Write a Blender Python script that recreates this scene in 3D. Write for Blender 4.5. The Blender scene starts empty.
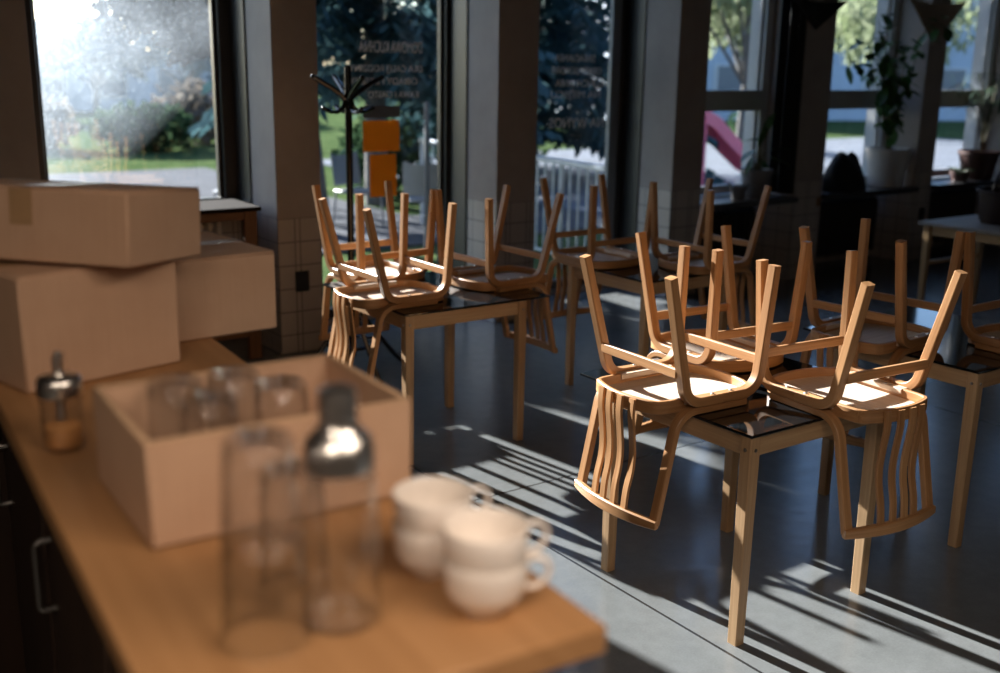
import bpy, bmesh, math, random
from mathutils import Vector, Matrix
random.seed(7)
S = bpy.context.scene
COL = S.collection
PI = math.pi
rad = math.radians

# ------------------------------------------------------------------ mesh builder
class MB:
    def __init__(s):
        s.v = []; s.f = []; s.uv = []
    def add(s, vs, fs, uvs=None):
        o = len(s.v)
        s.v += [tuple(p) for p in vs]
        s.uv += (uvs if uvs else [(0.0, 0.0)] * len(vs))
        s.f += [tuple(i + o for i in f) for f in fs]
    def box(s, c, size, rot=None, b=0.003):
        h = [x / 2 for x in size]
        b = min(b, min(h) * 0.9)
        vs = []; idx = {}
        for sx in (-1, 1):
            for sy in (-1, 1):
                for sz in (-1, 1):
                    k = (sx, sy, sz)
                    for a in range(3):
                        p = [sx * (h[0] - b), sy * (h[1] - b), sz * (h[2] - b)]
                        p[a] = k[a] * h[a]
                        idx[(k, a)] = len(vs); vs.append(Vector(p))
        fs = []
        for a in range(3):
            o1, o2 = [i for i in range(3) if i != a]
            for sg in (-1, 1):
                q = []
                for (p1, p2) in ((-1, -1), (1, -1), (1, 1), (-1, 1)):
                    k = [0, 0, 0]; k[a] = sg; k[o1] = p1; k[o2] = p2
                    q.append(idx[(tuple(k), a)])
                fs.append(q)
            for p1 in (-1, 1):
                for p2 in (-1, 1):
                    k1 = [0, 0, 0]; k1[a] = -1; k1[o1] = p1; k1[o2] = p2
                    k2 = list(k1); k2[a] = 1
                    k1 = tuple(k1); k2 = tuple(k2)
                    fs.append([idx[(k1, o1)], idx[(k2, o1)], idx[(k2, o2)], idx[(k1, o2)]])
        for sx in (-1, 1):
            for sy in (-1, 1):
                for sz in (-1, 1):
                    k = (sx, sy, sz)
                    fs.append([idx[(k, 0)], idx[(k, 1)], idx[(k, 2)]])
        L = max(range(3), key=lambda i: size[i])
        o = [i for i in range(3) if i != L]
        uvs = [(p[L], p[o[0]] + p[o[1]]) for p in vs]
        M = rot if rot is not None else Matrix.Identity(3)
        s.add([M @ p + Vector(c) for p in vs], fs, uvs)
    def sweep(s, pts, w, t, wdir, b=0.003, closed=False):
        """rectangular bar along a path; w = size along wdir, t = size across it"""
        pts = [Vector(p) for p in pts]; n = len(pts)
        W = w if isinstance(w, (list, tuple)) else [w] * n
        T = t if isinstance(t, (list, tuple)) else [t] * n
        vs = []; uvs = []; along = 0
        for i, p in enumerate(pts):
            a = pts[i - 1] if (i > 0 or closed) else p
            c = pts[(i + 1) % n] if (i < n - 1 or closed) else p
            tg = (c - a).normalized()
            wd = Vector(wdir[i]) if isinstance(wdir, list) else Vector(wdir)
            wd = (wd - tg * wd.dot(tg)).normalized()
            td = tg.cross(wd).normalized()
            if i: along += (p - pts[i - 1]).length
            hw, ht = W[i] / 2, T[i] / 2
            bb = min(b, hw * .8, ht * .8)
            for (x, y) in ((hw - bb, ht), (hw, ht - bb), (hw, -ht + bb), (hw - bb, -ht),
                           (-hw + bb, -ht), (-hw, -ht + bb), (-hw, ht - bb), (-hw + bb, ht)):
                vs.append(p + wd * x + td * y); uvs.append((along, x + y))
        fs = []
        m = n if closed else n - 1
        for i in range(m):
            for k in range(8):
                j = (i + 1) % n
                fs.append((i * 8 + k, i * 8 + (k + 1) % 8, j * 8 + (k + 1) % 8, j * 8 + k))
        if not closed:
            fs.append(tuple(range(8))); fs.append(tuple((n - 1) * 8 + k for k in range(8)))
        s.add(vs, fs, uvs)
    def tube(s, pts, r, n=10, caps=True, closed=False):
        pts = [Vector(p) for p in pts]; m = len(pts)
        R = r if isinstance(r, (list, tuple)) else [r] * m
        vs = []; uvs = []; ref = None; along = 0
        for i, p in enumerate(pts):
            a = pts[i - 1] if (i > 0 or closed) else p
            c = pts[(i + 1) % m] if (i < m - 1 or closed) else p
            tg = (c - a).normalized()
            if ref is None:
                ref = Vector((0, 0, 1)) if abs(tg.z) < .9 else Vector((1, 0, 0))
            x = (ref - tg * ref.dot(tg)).normalized(); ref = x
            y = tg.cross(x)
            if i: along += (p - pts[i - 1]).length
            for k in range(n):
                an = 2 * PI * k / n
                vs.append(p + (x * math.cos(an) + y * math.sin(an)) * R[i]); uvs.append((along, an * R[i]))
        fs = []
        for i in range(m if closed else m - 1):
            j = (i + 1) % m
            for k in range(n):
                fs.append((i * n + k, i * n + (k + 1) % n, j * n + (k + 1) % n, j * n + k))
        if caps and not closed:
            fs.append(tuple(range(n))); fs.append(tuple((m - 1) * n + k for k in range(n)))
        s.add(vs, fs, uvs)
    def lathe(s, prof, n=32, c=(0, 0, 0), M=None, flute=0, amp=0):
        vs = []; uvs = []; fs = []; rings = []
        for (r, z) in prof:
            if r < 1e-6:
                rings.append([len(vs)]); vs.append(Vector((0, 0, z))); uvs.append((z, 0))
            else:
                rings.append(list(range(len(vs), len(vs) + n)))
                for k in range(n):
                    a = 2 * PI * k / n
                    q = r * (1 + amp * (abs(math.cos(flute * a / 2)) - .6)) if flute else r
                    vs.append(Vector((q * math.cos(a), q * math.sin(a), z))); uvs.append((z, a * r))
        for A, B in zip(rings, rings[1:]):
            for k in range(n):
                k2 = (k + 1) % n
                if len(A) == 1 and len(B) == 1: continue
                if len(A) == 1: fs.append((A[0], B[k], B[k2]))
                elif len(B) == 1: fs.append((A[k], A[k2], B[0]))
                else: fs.append((A[k], A[k2], B[k2], B[k]))
        M = M or Matrix.Identity(3)
        s.add([M @ p + Vector(c) for p in vs], fs, uvs)
    def sphere(s, c, r, n=12, sc=(1, 1, 1)):
        m = max(4, n // 2)
        prof = [(math.sin(PI * i / m), -math.cos(PI * i / m)) for i in range(m + 1)]
        prof[0] = (0, -1); prof[-1] = (0, 1)
        M = Matrix.Diagonal((r * sc[0], r * sc[1], r * sc[2]))
        s.lathe(prof, n, c, M)
    def poly(s, pts, h):
        """flat outline (list of 3d pts) thickened by vector h"""
        n = len(pts); h = Vector(h)
        vs = [Vector(p) for p in pts] + [Vector(p) + h for p in pts]
        fs = [tuple(range(n)), tuple(range(2 * n - 1, n - 1, -1))]
        fs += [(i, (i + 1) % n, (i + 1) % n + n, i + n) for i in range(n)]
        s.add(vs, fs, [(p.x, p.z) for p in vs])
    def quad(s, a, b, c, d):
        s.add([a, b, c, d], [(0, 1, 2, 3)], [(0, 0), (1, 0), (1, 1), (0, 1)])

def arc_path(pts, radii, n=7):
    """polyline with rounded corners"""
    pts = [Vector(p) for p in pts]
    out = [pts[0]]
    for i in range(1, len(pts) - 1):
        p = pts[i]; r = radii[i - 1]
        a = (pts[i - 1] - p).normalized(); b = (pts[i + 1] - p).normalized()
        ang = a.angle(b)
        if r <= 0 or ang > PI - .02:
            out.append(p); continue
        d = r / math.tan(ang / 2)
        d = min(d, (pts[i - 1] - p).length * .95, (pts[i + 1] - p).length * .95)
        r = d * math.tan(ang / 2)
        cen = p + (a + b).normalized() * (r / math.sin(ang / 2))
        s0 = (p + a * d) - cen; s1 = (p + b * d) - cen
        tot = s0.angle(s1)
        for k in range(n + 1):
            t = k / n
            out.append(cen + (s0 * math.sin((1 - t) * tot) + s1 * math.sin(t * tot)) / math.sin(tot))
    out.append(pts[-1])
    return out

def obj(name, mb, mat, parent=None, smooth=40, recalc=True):
    me = bpy.data.meshes.new(name)
    me.from_pydata(mb.v, [], mb.f)
    uvl = me.uv_layers.new(name='UVMap')
    lv = [0] * len(me.loops); me.loops.foreach_get('vertex_index', lv)
    flat = []
    for i in lv: flat += mb.uv[i]
    uvl.data.foreach_set('uv', flat)
    if recalc:
        bm = bmesh.new(); bm.from_mesh(me)
        bmesh.ops.recalc_face_normals(bm, faces=bm.faces[:])
        bm.to_mesh(me); bm.free()
    if smooth:
        me.polygons.foreach_set('use_smooth', [True] * len(me.polygons))
        me.set_sharp_from_angle(angle=rad(smooth))
    me.materials.append(mat)
    o = bpy.data.objects.new(name, me); COL.objects.link(o)
    if parent: o.parent = parent
    return o
def empty(name, loc=(0, 0, 0), rz=0):
    o = bpy.data.objects.new(name, None); COL.objects.link(o)
    o.location = loc; o.rotation_euler = (0, 0, rz); o.empty_display_size = .1
    return o
def tag(o, label=None, cat=None, group=None, kind=None):
    if label: o['label'] = label
    if cat: o['category'] = cat
    if group: o['group'] = group
    if kind: o['kind'] = kind
    return o
def copy_tree(o, parent=None):
    c = o.copy(); COL.objects.link(c)
    if parent: c.parent = parent
    for ch in list(o.children): copy_tree(ch, c)
    return c
def RZ(a): return Matrix.Rotation(a, 3, 'Z')

# ------------------------------------------------------------------ materials
class NT:
    def __init__(s, name):
        s.m = bpy.data.materials.new(name); s.m.use_nodes = True
        s.t = s.m.node_tree; s.t.nodes.clear()
        s.out = s.t.nodes.new('ShaderNodeOutputMaterial')
    def n(s, typ, **k):
        nd = s.t.nodes.new(typ)
        for a, v in k.items(): setattr(nd, a, v)
        return nd
    def l(s, a, b): s.t.links.new(a, b)
    def math(s, op, a, b=None):
        nd = s.n('ShaderNodeMath', operation=op)
        for i, x in enumerate((a, b)):
            if x is None: continue
            if isinstance(x, (int, float)): nd.inputs[i].default_value = x
            else: s.l(x, nd.inputs[i])
        return nd.outputs[0]
    def noise(s, vec, scale, detail=4, rough=.55, sc=None):
        if sc:
            mp = s.n('ShaderNodeMapping'); mp.inputs['Scale'].default_value = sc
            s.l(vec, mp.inputs['Vector']); vec = mp.outputs[0]
        nd = s.n('ShaderNodeTexNoise'); nd.inputs['Scale'].default_value = scale
        nd.inputs['Detail'].default_value = detail; nd.inputs['Roughness'].default_value = rough
        s.l(vec, nd.inputs['Vector'])
        return nd.outputs['Fac']
    def ramp(s, fac, stops):
        nd = s.n('ShaderNodeValToRGB'); e = nd.color_ramp.elements
        while len(e) < len(stops): e.new(.5)
        for i, (p, c) in enumerate(stops):
            e[i].position = p; e[i].color = (*c, 1) if len(c) == 3 else c
        s.l(fac, nd.inputs[0])
        return nd.outputs[0]
    def bsdf(s, color, rough=.5, **k):
        nd = s.n('ShaderNodeBsdfPrincipled')
        for key, v in [('Base Color', color), ('Roughness', rough)] + [(a.replace('_', ' '), b) for a, b in k.items()]:
            i = nd.inputs[key]
            if hasattr(v, 'is_linked') or hasattr(v, 'links'): s.l(v, i)
            elif isinstance(v, tuple) and len(v) == 3: i.default_value = (*v, 1)
            else: i.default_value = v
        s.l(nd.outputs[0], s.out.inputs[0])
        return nd
    def bump(s, bs, h, strength=.2, dist=.002):
        b = s.n('ShaderNodeBump'); b.inputs['Strength'].default_value = strength; b.inputs['Distance'].default_value = dist
        s.l(h, b.inputs['Height']); s.l(b.outputs[0], bs.inputs['Normal'])

def plain(name, col, rough=.5, var=.12, scale=30, **k):
    t = NT(name); tc = t.n('ShaderNodeTexCoord')
    f = t.noise(tc.outputs['Object'], scale)
    c = t.ramp(f, [(.3, tuple(x * (1 - var) for x in col)), (.7, tuple(min(1, x * (1 + var)) for x in col))])
    b = t.bsdf(c, rough, **k)
    return t.m
def wood(name, dark, light, rough=.42, grain=1.0, hue=.15):
    t = NT(name); uv = t.n('ShaderNodeUVMap'); oi = t.n('ShaderNodeObjectInfo')
    off = t.n('ShaderNodeCombineXYZ'); r = t.math('MULTIPLY', oi.outputs['Random'], 37.0)
    t.l(r, off.inputs[0]); t.l(r, off.inputs[2])
    ad = t.n('ShaderNodeVectorMath', operation='ADD'); t.l(uv.outputs[0], ad.inputs[0]); t.l(off.outputs[0], ad.inputs[1])
    f1 = t.noise(ad.outputs[0], 1.0, 5, .6, (3.0 * grain, 70 * grain, 1))
    f2 = t.noise(ad.outputs[0], 1.0, 3, .5, (1.3, 9, 1))
    mx = t.math('ADD', t.math('MULTIPLY', f1, .6), t.math('MULTIPLY', f2, .4))
    mx = t.math('ADD', mx, t.math('MULTIPLY', t.math('SUBTRACT', oi.outputs['Random'], .5), hue))
    c = t.ramp(mx, [(.32, dark), (.5, tuple((a + b) / 2 for a, b in zip(dark, light))), (.68, light)])
    b = t.bsdf(c, rough, Specular_IOR_Level=.4)
    t.bump(b, f1, .15, .001)
    return t.m

M = {}
M['chair'] = wood('beech wood', (.27, .125, .047), (.52, .285, .13), .42)
M['seat'] = wood('pale seat plywood', (.52, .40, .30), (.70, .58, .47), .5)
M['table'] = wood('oak table wood', (.36, .21, .105), (.56, .37, .205), .45)
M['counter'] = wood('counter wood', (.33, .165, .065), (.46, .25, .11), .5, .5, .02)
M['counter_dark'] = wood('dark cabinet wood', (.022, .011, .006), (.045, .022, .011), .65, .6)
M['work_dark'] = plain('dark worktop', (.012, .008, .006), .9, .2, Specular_IOR_Level=.05)
M['cabwood'] = wood('brown radiator cover wood', (.10, .042, .016), (.17, .075, .03), .6)
M['greywood'] = wood('grey table top wood', (.2, .18, .16), (.33, .30, .27), .5)
M['paletable'] = wood('yellow table wood', (.30, .18, .08), (.42, .27, .13), .5)
M['black_glass'] = plain('black glass', (.006, .007, .008), .06, .0, 5, Specular_IOR_Level=.6)
M['steel'] = plain('polished steel', (.88, .86, .83), .28, .03, 8, Metallic=1.0)
M['bolt'] = plain('dull steel', (.35, .33, .31), .35, .05, 8, Metallic=1.0)
M['black_gloss'] = plain('black lacquer', (.008, .008, .008), .18, .0)
M['black_matte'] = plain('black matte', (.012, .012, .013), .6, .1)
M['black_plastic'] = plain('black plastic', (.01, .01, .01), .4, .05)
M['frame_dark'] = plain('dark window frame', (.022, .020, .020), .35, .1)
M['frame_white'] = plain('white window frame', (.52, .52, .52), .35, .05)
M['frame_grey'] = plain('grey window frame', (.20, .23, .26), .35, .05)
M['ceramic'] = plain('white ceramic', (.86, .80, .74), .2, .02, Coat_Weight=.4)
M['pot_white'] = plain('white pot', (.60, .58, .56), .4, .05)
M['pot_grey'] = plain('grey pot', (.16, .16, .17), .5, .1)
M['pot_red'] = plain('dark red pot', (.045, .014, .011), .5, .1)
M['soil'] = plain('soil', (.03, .02, .013), .9, .4)
M['leaf'] = plain('house plant leaf', (.045, .12, .025), .4, .45, 9)
M['leaf_dark'] = plain('dark palm leaf', (.025, .055, .02), .5, .4, 9)
M['stem'] = plain('plant stem', (.10, .085, .04), .6, .3)
M['paper'] = None
M['cloth_black'] = plain('black cloth', (.008, .008, .009), .9, .2, Sheen_Weight=.1)
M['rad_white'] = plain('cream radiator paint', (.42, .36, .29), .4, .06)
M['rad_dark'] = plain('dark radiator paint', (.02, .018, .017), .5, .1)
M['switch'] = plain('brown switch', (.22, .12, .05), .5, .05)
M['ceiling'] = plain('ceiling paint', (.14, .13, .12), .8, .05)
M['stone'] = plain('black stone sill', (.03, .03, .032), .3, .3, 60)
M['basket'] = wood('dark wicker', (.010, .005, .004), (.025, .010, .007), .7, 3)
M['lamp'] = None
M['sugar'] = plain('brown sugar', (.55, .25, .08), .8, .3, 400)
M['string'] = plain('string', (.2, .18, .15), .8, .1)
M['white_letter'] = plain('white lettering', (.75, .68, .62), .6, .05)

def mat_cardboard():
    t = NT('cardboard'); tc = t.n('ShaderNodeTexCoord'); oi = t.n('ShaderNodeObjectInfo')
    f = t.noise(tc.outputs['Object'], 5, 5, .6)
    f2 = t.noise(tc.outputs['Object'], 1, 2, .5, (300, 300, 6))
    m = t.math('ADD', t.math('MULTIPLY', f, .7), t.math('MULTIPLY', f2, .3))
    c = t.ramp(m, [(.3, (.50, .315, .205)), (.7, (.60, .395, .265))])
    b = t.bsdf(c, .75, Specular_IOR_Level=.25); t.bump(b, f2, .06, .001); return t.m
M['cardboard'] = mat_cardboard()
M['cardboard_edge'] = plain('cardboard cut edge', (.55, .36, .22), .8, .1, 200)

def mat_floor():
    t = NT('polished concrete'); tc = t.n('ShaderNodeTexCoord')
    ob = tc.outputs['Object']
    f1 = t.noise(ob, .9, 6, .6); f2 = t.noise(ob, 14, 6, .65); f3 = t.noise(ob, 120, 3, .6)
    m = t.math('ADD', t.math('MULTIPLY', f1, .5), t.math('ADD', t.math('MULTIPLY', f2, .3), t.math('MULTIPLY', f3, .2)))
    base = t.ramp(m, [(.33, (.106, .112, .112)), (.5, (.140, .148, .149)), (.68, (.176, .186, .187))])
    sx = t.n('ShaderNodeSeparateXYZ'); t.l(ob, sx.inputs[0])
    def joint(o, origin, period):
        q = t.math('SUBTRACT', o, origin - period / 2)
        q = t.math('FLOORED_MODULO', q, period)
        q = t.math('ABSOLUTE', t.math('SUBTRACT', q, period / 2))
        return t.math('LESS_THAN', q, .0055)
    jx = joint(sx.outputs[0], 2.485, 3.0); jy = joint(sx.outputs[1], 3.685, 3.0)
    j = t.math('MAXIMUM', jx, jy)
    mix = t.n('ShaderNodeMix', data_type='RGBA')
    t.l(j, mix.inputs['Factor']); t.l(base, mix.inputs['A']); mix.inputs['B'].default_value = (.028, .028, .028, 1)
    r = t.math('ADD', .10, t.math('MULTIPLY', f2, .20))
    b = t.bsdf(mix.outputs['Result'], r, Specular_IOR_Level=.5)
    t.bump(b, t.math('ADD', f3, t.math('MULTIPLY', j, -6.0)), .10, .0015)
    return t.m
M['floor'] = mat_floor()

def mat_wall():
    """plaster above, square tiles below 0.89 m with a double joint in the middle of every pier"""
    t = NT('plaster and tile wall'); g = t.n('ShaderNodeNewGeometry'); sx = t.n('ShaderNodeSeparateXYZ')
    t.l(g.outputs['Position'], sx.inputs[0]); X, Y, Z = sx.outputs
    tile = t.math('LESS_THAN', Z, .89)
    def lines(o, off, per, w=.0035):
        q = t.math('FLOORED_MODULO', t.math('ADD', o, off + per / 2), per)
        return t.math('LESS_THAN', t.math('ABSOLUTE', t.math('SUBTRACT', q, per / 2)), w)
    lz = lines(Z, -.89 + .1535 * 6, .1535)
    lx = t.math('MAXIMUM', lines(X, -2.952 + .15 * 20, .186), lines(X, -2.988 + .15 * 20, .186))
    ly = lines(Y, -6.4, .1535)
    nx = t.n('ShaderNodeSeparateXYZ'); t.l(g.outputs['Normal'], nx.inputs[0])
    onx = t.math('GREATER_THAN', t.math('ABSOLUTE', nx.outputs[0]), .5)
    lv = t.math('ADD', t.math('MULTIPLY', onx, ly), t.math('MULTIPLY', t.math('SUBTRACT', 1.0, onx), lx))
    line = t.math('MULTIPLY', t.math('MINIMUM', t.math('ADD', lz, lv), 1.0), tile)
    f = t.noise(g.outputs['Position'], 3, 6, .6)
    f2 = t.noise(g.outputs['Position'], 60, 4, .6)
    pl = t.ramp(f, [(.3, (.31, .27, .245)), (.7, (.39, .34, .31))])
    tl = t.ramp(f, [(.3, (.40, .355, .325)), (.7, (.46, .41, .38))])
    m1 = t.n('ShaderNodeMix', data_type='RGBA'); t.l(tile, m1.inputs['Factor']); t.l(pl, m1.inputs['A']); t.l(tl, m1.inputs['B'])
    m2 = t.n('ShaderNodeMix', data_type='RGBA'); t.l(line, m2.inputs['Factor']); t.l(m1.outputs['Result'], m2.inputs['A'])
    m2.inputs['B'].default_value = (.12, .11, .10, 1)
    ro = t.math('SUBTRACT', .75, t.math('MULTIPLY', tile, .45))
    b = t.bsdf(m2.outputs['Result'], ro, Specular_IOR_Level=.4)
    t.bump(b, t.math('SUBTRACT', t.math('MULTIPLY', f2, .4), line), .25, .002)
    return t.m
M['wall'] = mat_wall()
M['wall_plain'] = plain('brown grey plaster', (.085, .07, .06), .8, .1, 4)

def mat_pane(fog=None, tint=(.96, .98, 1.0)):
    t = NT('window glass' + (' with condensation' if fog else ''))
    fr = t.n('ShaderNodeFresnel'); bf = t.n('ShaderNodeNewGeometry')     # same reflectance on both faces of the pane
    t.l(t.math('SUBTRACT', 1.5, t.math('MULTIPLY', bf.outputs['Backfacing'], 1.5 - 1 / 1.5)), fr.inputs['IOR'])
    tr = t.n('ShaderNodeBsdfTransparent'); tr.inputs[0].default_value = (*tint, 1)
    gl = t.n('ShaderNodeBsdfGlossy'); gl.inputs['Roughness'].default_value = 0.0
    mx = t.n('ShaderNodeMixShader'); t.l(fr.outputs[0], mx.inputs[0]); t.l(tr.outputs[0], mx.inputs[1]); t.l(gl.outputs[0], mx.inputs[2])
    res = mx.outputs[0]
    if fog:
        g = t.n('ShaderNodeNewGeometry'); sx = t.n('ShaderNodeSeparateXYZ'); t.l(g.outputs['Position'], sx.inputs[0])
        n1 = t.noise(g.outputs['Position'], 3.0, 6, .65); n2 = t.noise(g.outputs['Position'], 45, 2, .7)
        mr = t.n('ShaderNodeMapRange'); t.l(t.math('SUBTRACT', sx.outputs[2], t.math('MULTIPLY', t.math('SUBTRACT', sx.outputs[0], 1.6), .9)), mr.inputs[0])
        mr.inputs[1].default_value = .75; mr.inputs[2].default_value = 1.9;
        hi = t.n('ShaderNodeMapRange'); t.l(sx.outputs[2], hi.inputs[0]); hi.inputs[1].default_value = 2.0; hi.inputs[2].default_value = 2.45; hi.inputs[3].default_value = 1; hi.inputs[4].default_value = .0; mr.inputs[3].default_value = 0; mr.inputs[4].default_value = 1
        n3 = t.ramp(n2, [(.52, (0, 0, 0)), (.72, (1, 1, 1))])
        k = t.math('MULTIPLY', t.math('MULTIPLY', mr.outputs[0], hi.outputs[0]), t.math('ADD', t.math('MULTIPLY', n1, .42), t.math('MULTIPLY', n3, .22)))
        tl = t.n('ShaderNodeBsdfTranslucent'); tl.inputs[0].default_value = (.74, .85, .97, 1)
        mx2 = t.n('ShaderNodeMixShader'); t.l(t.math('MULTIPLY', k, fog), mx2.inputs[0]); t.l(res, mx2.inputs[1]); t.l(tl.outputs[0], mx2.inputs[2])
        res = mx2.outputs[0]
    t.l(res, t.out.inputs[0])
    return t.m
M['pane'] = mat_pane(); M['pane_fog'] = mat_pane(.32)

def mat_glass():
    t = NT('clear drinking glass')
    fr = t.n('ShaderNodeFresnel'); bf = t.n('ShaderNodeNewGeometry')
    t.l(t.math('SUBTRACT', 1.5, t.math('MULTIPLY', bf.outputs['Backfacing'], 1.5 - 1 / 1.5)), fr.inputs['IOR'])
    tr = t.n('ShaderNodeBsdfTransparent'); tr.inputs[0].default_value = (.985, .988, .99, 1)
    gl = t.n('ShaderNodeBsdfGlossy'); gl.inputs['Roughness'].default_value = .09
    k = t.math('MINIMUM', t.math('MULTIPLY', fr.outputs[0], 1.5), 1.0)
    mx = t.n('ShaderNodeMixShader'); t.l(k, mx.inputs[0]); t.l(tr.outputs[0], mx.inputs[1]); t.l(gl.outputs[0], mx.inputs[2])
    t.l(mx.outputs[0], t.out.inputs[0]); return t.m
M['glass'] = mat_glass()
def foliage(name, a, b, rough=.6, scale=1.5, trans=.3):
    t = NT(name); g = t.n('ShaderNodeNewGeometry')
    f = t.noise(g.outputs['Position'], scale, 3)
    c = t.ramp(f, [(.35, a), (.65, b)])
    d = t.n('ShaderNodeBsdfDiffuse'); t.l(c, d.inputs[0])
    r = t.n('ShaderNodeBsdfTranslucent'); t.l(c, r.inputs[0])
    m = t.n('ShaderNodeMixShader'); m.inputs[0].default_value = trans
    t.l(d.outputs[0], m.inputs[1]); t.l(r.outputs[0], m.inputs[2]); t.l(m.outputs[0], t.out.inputs[0])
    return t.m
M['paper'] = foliage('orange paper', (.74, .34, .05), (.80, .38, .06), trans=.45)
M['spruce'] = foliage('blue green spruce needles', (.028, .065, .072), (.09, .165, .18))
M['bush'] = foliage('green bush leaves', (.02, .045, .022), (.05, .09, .045))
M['brush'] = foliage('bare brown shrub twigs', (.12, .10, .085), (.25, .22, .18))
M['redleaf'] = foliage('brown red autumn leaves', (.025, .022, .024), (.075, .055, .052))
M['willow'] = foliage('yellow green willow leaves', (.16, .20, .10), (.30, .33, .22), trans=.5)
M['yellowbush'] = foliage('yellow autumn leaves', (.20, .13, .04), (.32, .22, .08))
M['bark'] = plain('grey bark', (.10, .095, .09), .9, .3, 8)
M['lawn'] = foliage('lawn grass', (.04, .066, .026), (.078, .108, .045), scale=2.2, trans=.0)
M['paving'] = plain('grey paving', (.085, .09, .10), .95, .15, 2, Specular_IOR_Level=.02)
M['concrete_path'] = plain('pale path', (.09, .095, .105), .95, .15, 2, Specular_IOR_Level=.02)
M['forecourt'] = plain('pale forecourt', (.16, .175, .20), .95, .15, 2, Specular_IOR_Level=.02)
M['outer_wall'] = plain('pale building plaster', (.40, .45, .52), .8, .06, 1)
M['outer_glass'] = plain('building window glass', (.10, .13, .17), .15, .1)
M['railing'] = plain('galvanised railing', (.42, .47, .52), .35, .05, Metallic=.3)
M['terrace_chair'] = plain('grey terrace chair', (.20, .21, .22), .5, .1)
M['pink'] = plain('red plastic slide', (.80, .14, .22), .35, .05)
M['post_grey'] = plain('grey post', (.06, .065, .07), .5, .1)
M['crochet'] = plain('beige crochet', (.34, .27, .21), .9, .25, 60)
M['roof'] = plain('grey roof', (.16, .14, .14), .8, .1)

# ------------------------------------------------------------------ camera (looks 35.5 deg right of the window wall's normal)
PSI = rad(35.5); FPX = 1080.3; HY = 63.96; ROLL = .0159; CH = 1.8723
PITCH = math.atan((336.5 - HY) / FPX)
fwd_h = Vector((math.sin(PSI), math.cos(PSI), 0)); right = Vector((math.cos(PSI), -math.sin(PSI), 0)); upv = Vector((0, 0, 1))
fwd = fwd_h * math.cos(PITCH) - upv * math.sin(PITCH)
up = fwd_h * math.sin(PITCH) + upv * math.cos(PITCH)
R_ = right * math.cos(ROLL) + up * math.sin(ROLL)
U_ = -right * math.sin(ROLL) + up * math.cos(ROLL)
cam = bpy.data.cameras.new('camera'); co = bpy.data.objects.new('camera', cam); COL.objects.link(co)
mw = Matrix.Identity(4)
for i, a in enumerate((R_, U_, -fwd)):
    for k in range(3): mw[k][i] = a[k]
mw[2][3] = CH
co.matrix_world = mw
cam.sensor_width = 36; cam.lens = FPX / 1000 * 36
cam.dof.use_dof = True; cam.dof.focus_distance = 3.72; cam.dof.aperture_fstop = 1.75; cam.dof.aperture_blades = 0
cam.clip_start = .05; cam.clip_end = 300
S.camera = co

# ------------------------------------------------------------------ room shell
WV, WB = 6.4, 7.14          # pier front plane and outer plane of the window wall
PIERS = [(-2.2, 1.41), (2.81, 3.12), (4.515, 4.87), (6.26, 6.6), (7.77, 8.17), (9.575, 9.875), (11.35, 11.75), (13.1, 13.6)]
def struct(name, mb, m, parent=None):
    o = obj(name, mb, m, parent)
    if not parent: o['kind'] = 'structure'
    return o
b = MB(); b.box((5.7, 2.24, -.1), (15.8, 9.5, .2), b=0); struct('floor', b, M['floor'])
b = MB(); b.box((5.7, 2.24, 4.0), (15.8, 9.5, .2), b=0); struct('ceiling', b, M['ceiling'])
b = MB()
for (x0, x1) in PIERS:
    wb = WB if x0 < 6 else 7.0
    b.box(((x0 + x1) / 2, (WV + wb) / 2, 1.95), (x1 - x0, wb - WV, 3.9), b=.004)
for i in range(len(PIERS) - 1):
    x0, x1 = PIERS[i][1], PIERS[i + 1][0]
    b.box(((x0 + x1) / 2, (6.6 + WB) / 2, 3.80), (x1 - x0, WB - 6.6, .2), b=0)
    if i == 0: b.box(((x0 + x1) / 2, 7.08, .45), (x1 - x0, .2, .90), b=0)
    if i in (1, 2): b.box(((x0 + x1) / 2, 7.08, .01), (x1 - x0, .2, .06), b=0)
    if i >= 3: b.box(((x0 + x1) / 2, 6.92, .35), (x1 - x0, .16, .70), b=0)
struct('wall_back', b, M['wall'])
b = MB(); b.box((-2.15, 2.24, 1.95), (.1, 9.5, 3.9), b=0); struct('wall_left', b, M['wall_plain'])
b = MB(); b.box((13.55, 1.9, 1.95), (.1, 8.8, 3.9), b=0); struct('wall_right', b, M['wall_plain'])
b = MB(); b.box((5.7, -2.45, 1.95), (15.8, .1, 3.9), b=0); struct('wall_front', b, M['wall_plain'])

# windows 1-3: dark metal frames; 4-6: white frames with a transom, on a stone sill
def window(n, x0, x1, z0, z1, v, fw, mat, pane, transom=None, depth=.10):
    root = empty('window_%d' % n, ((x0 + x1) / 2, v, z0)); root['kind'] = 'structure'
    w = (x1 - x0) / 2; h = z1 - z0
    fl, fr = fw
    f = MB()
    f.box((-w + fl / 2, 0, h / 2), (fl, depth, h), b=.006); f.box((w - fr / 2, 0, h / 2), (fr, depth, h), b=.006)
    inner = (fl - fr) / 2
    for (za, zb) in ((0, .07), (h - .07, h)) + ((transom,) if transom else ()):
        f.box((inner, 0, (za + zb) / 2), (2 * w - fl - fr + .004, depth, zb - za), b=.006)
    # stepped inner bead
    f.box((-w + fl + .012, .02, h / 2), (.024, depth * .5, h - .1), b=.003); f.box((w - fr - .012, .02, h / 2), (.024, depth * .5, h - .1), b=.003)
    obj('window_frame', f, mat, root)
    spans = [(.07, h - .07)] if not transom else [(.07, transom[0]), (transom[1], h - .07)]
    for (za, zb) in spans:
        g = MB(); g.box((inner, .03, (za + zb) / 2), (2 * w - fl - fr, .006, zb - za), b=0)
        obj('glass_pane', g, pane, root)
    return root
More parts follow.
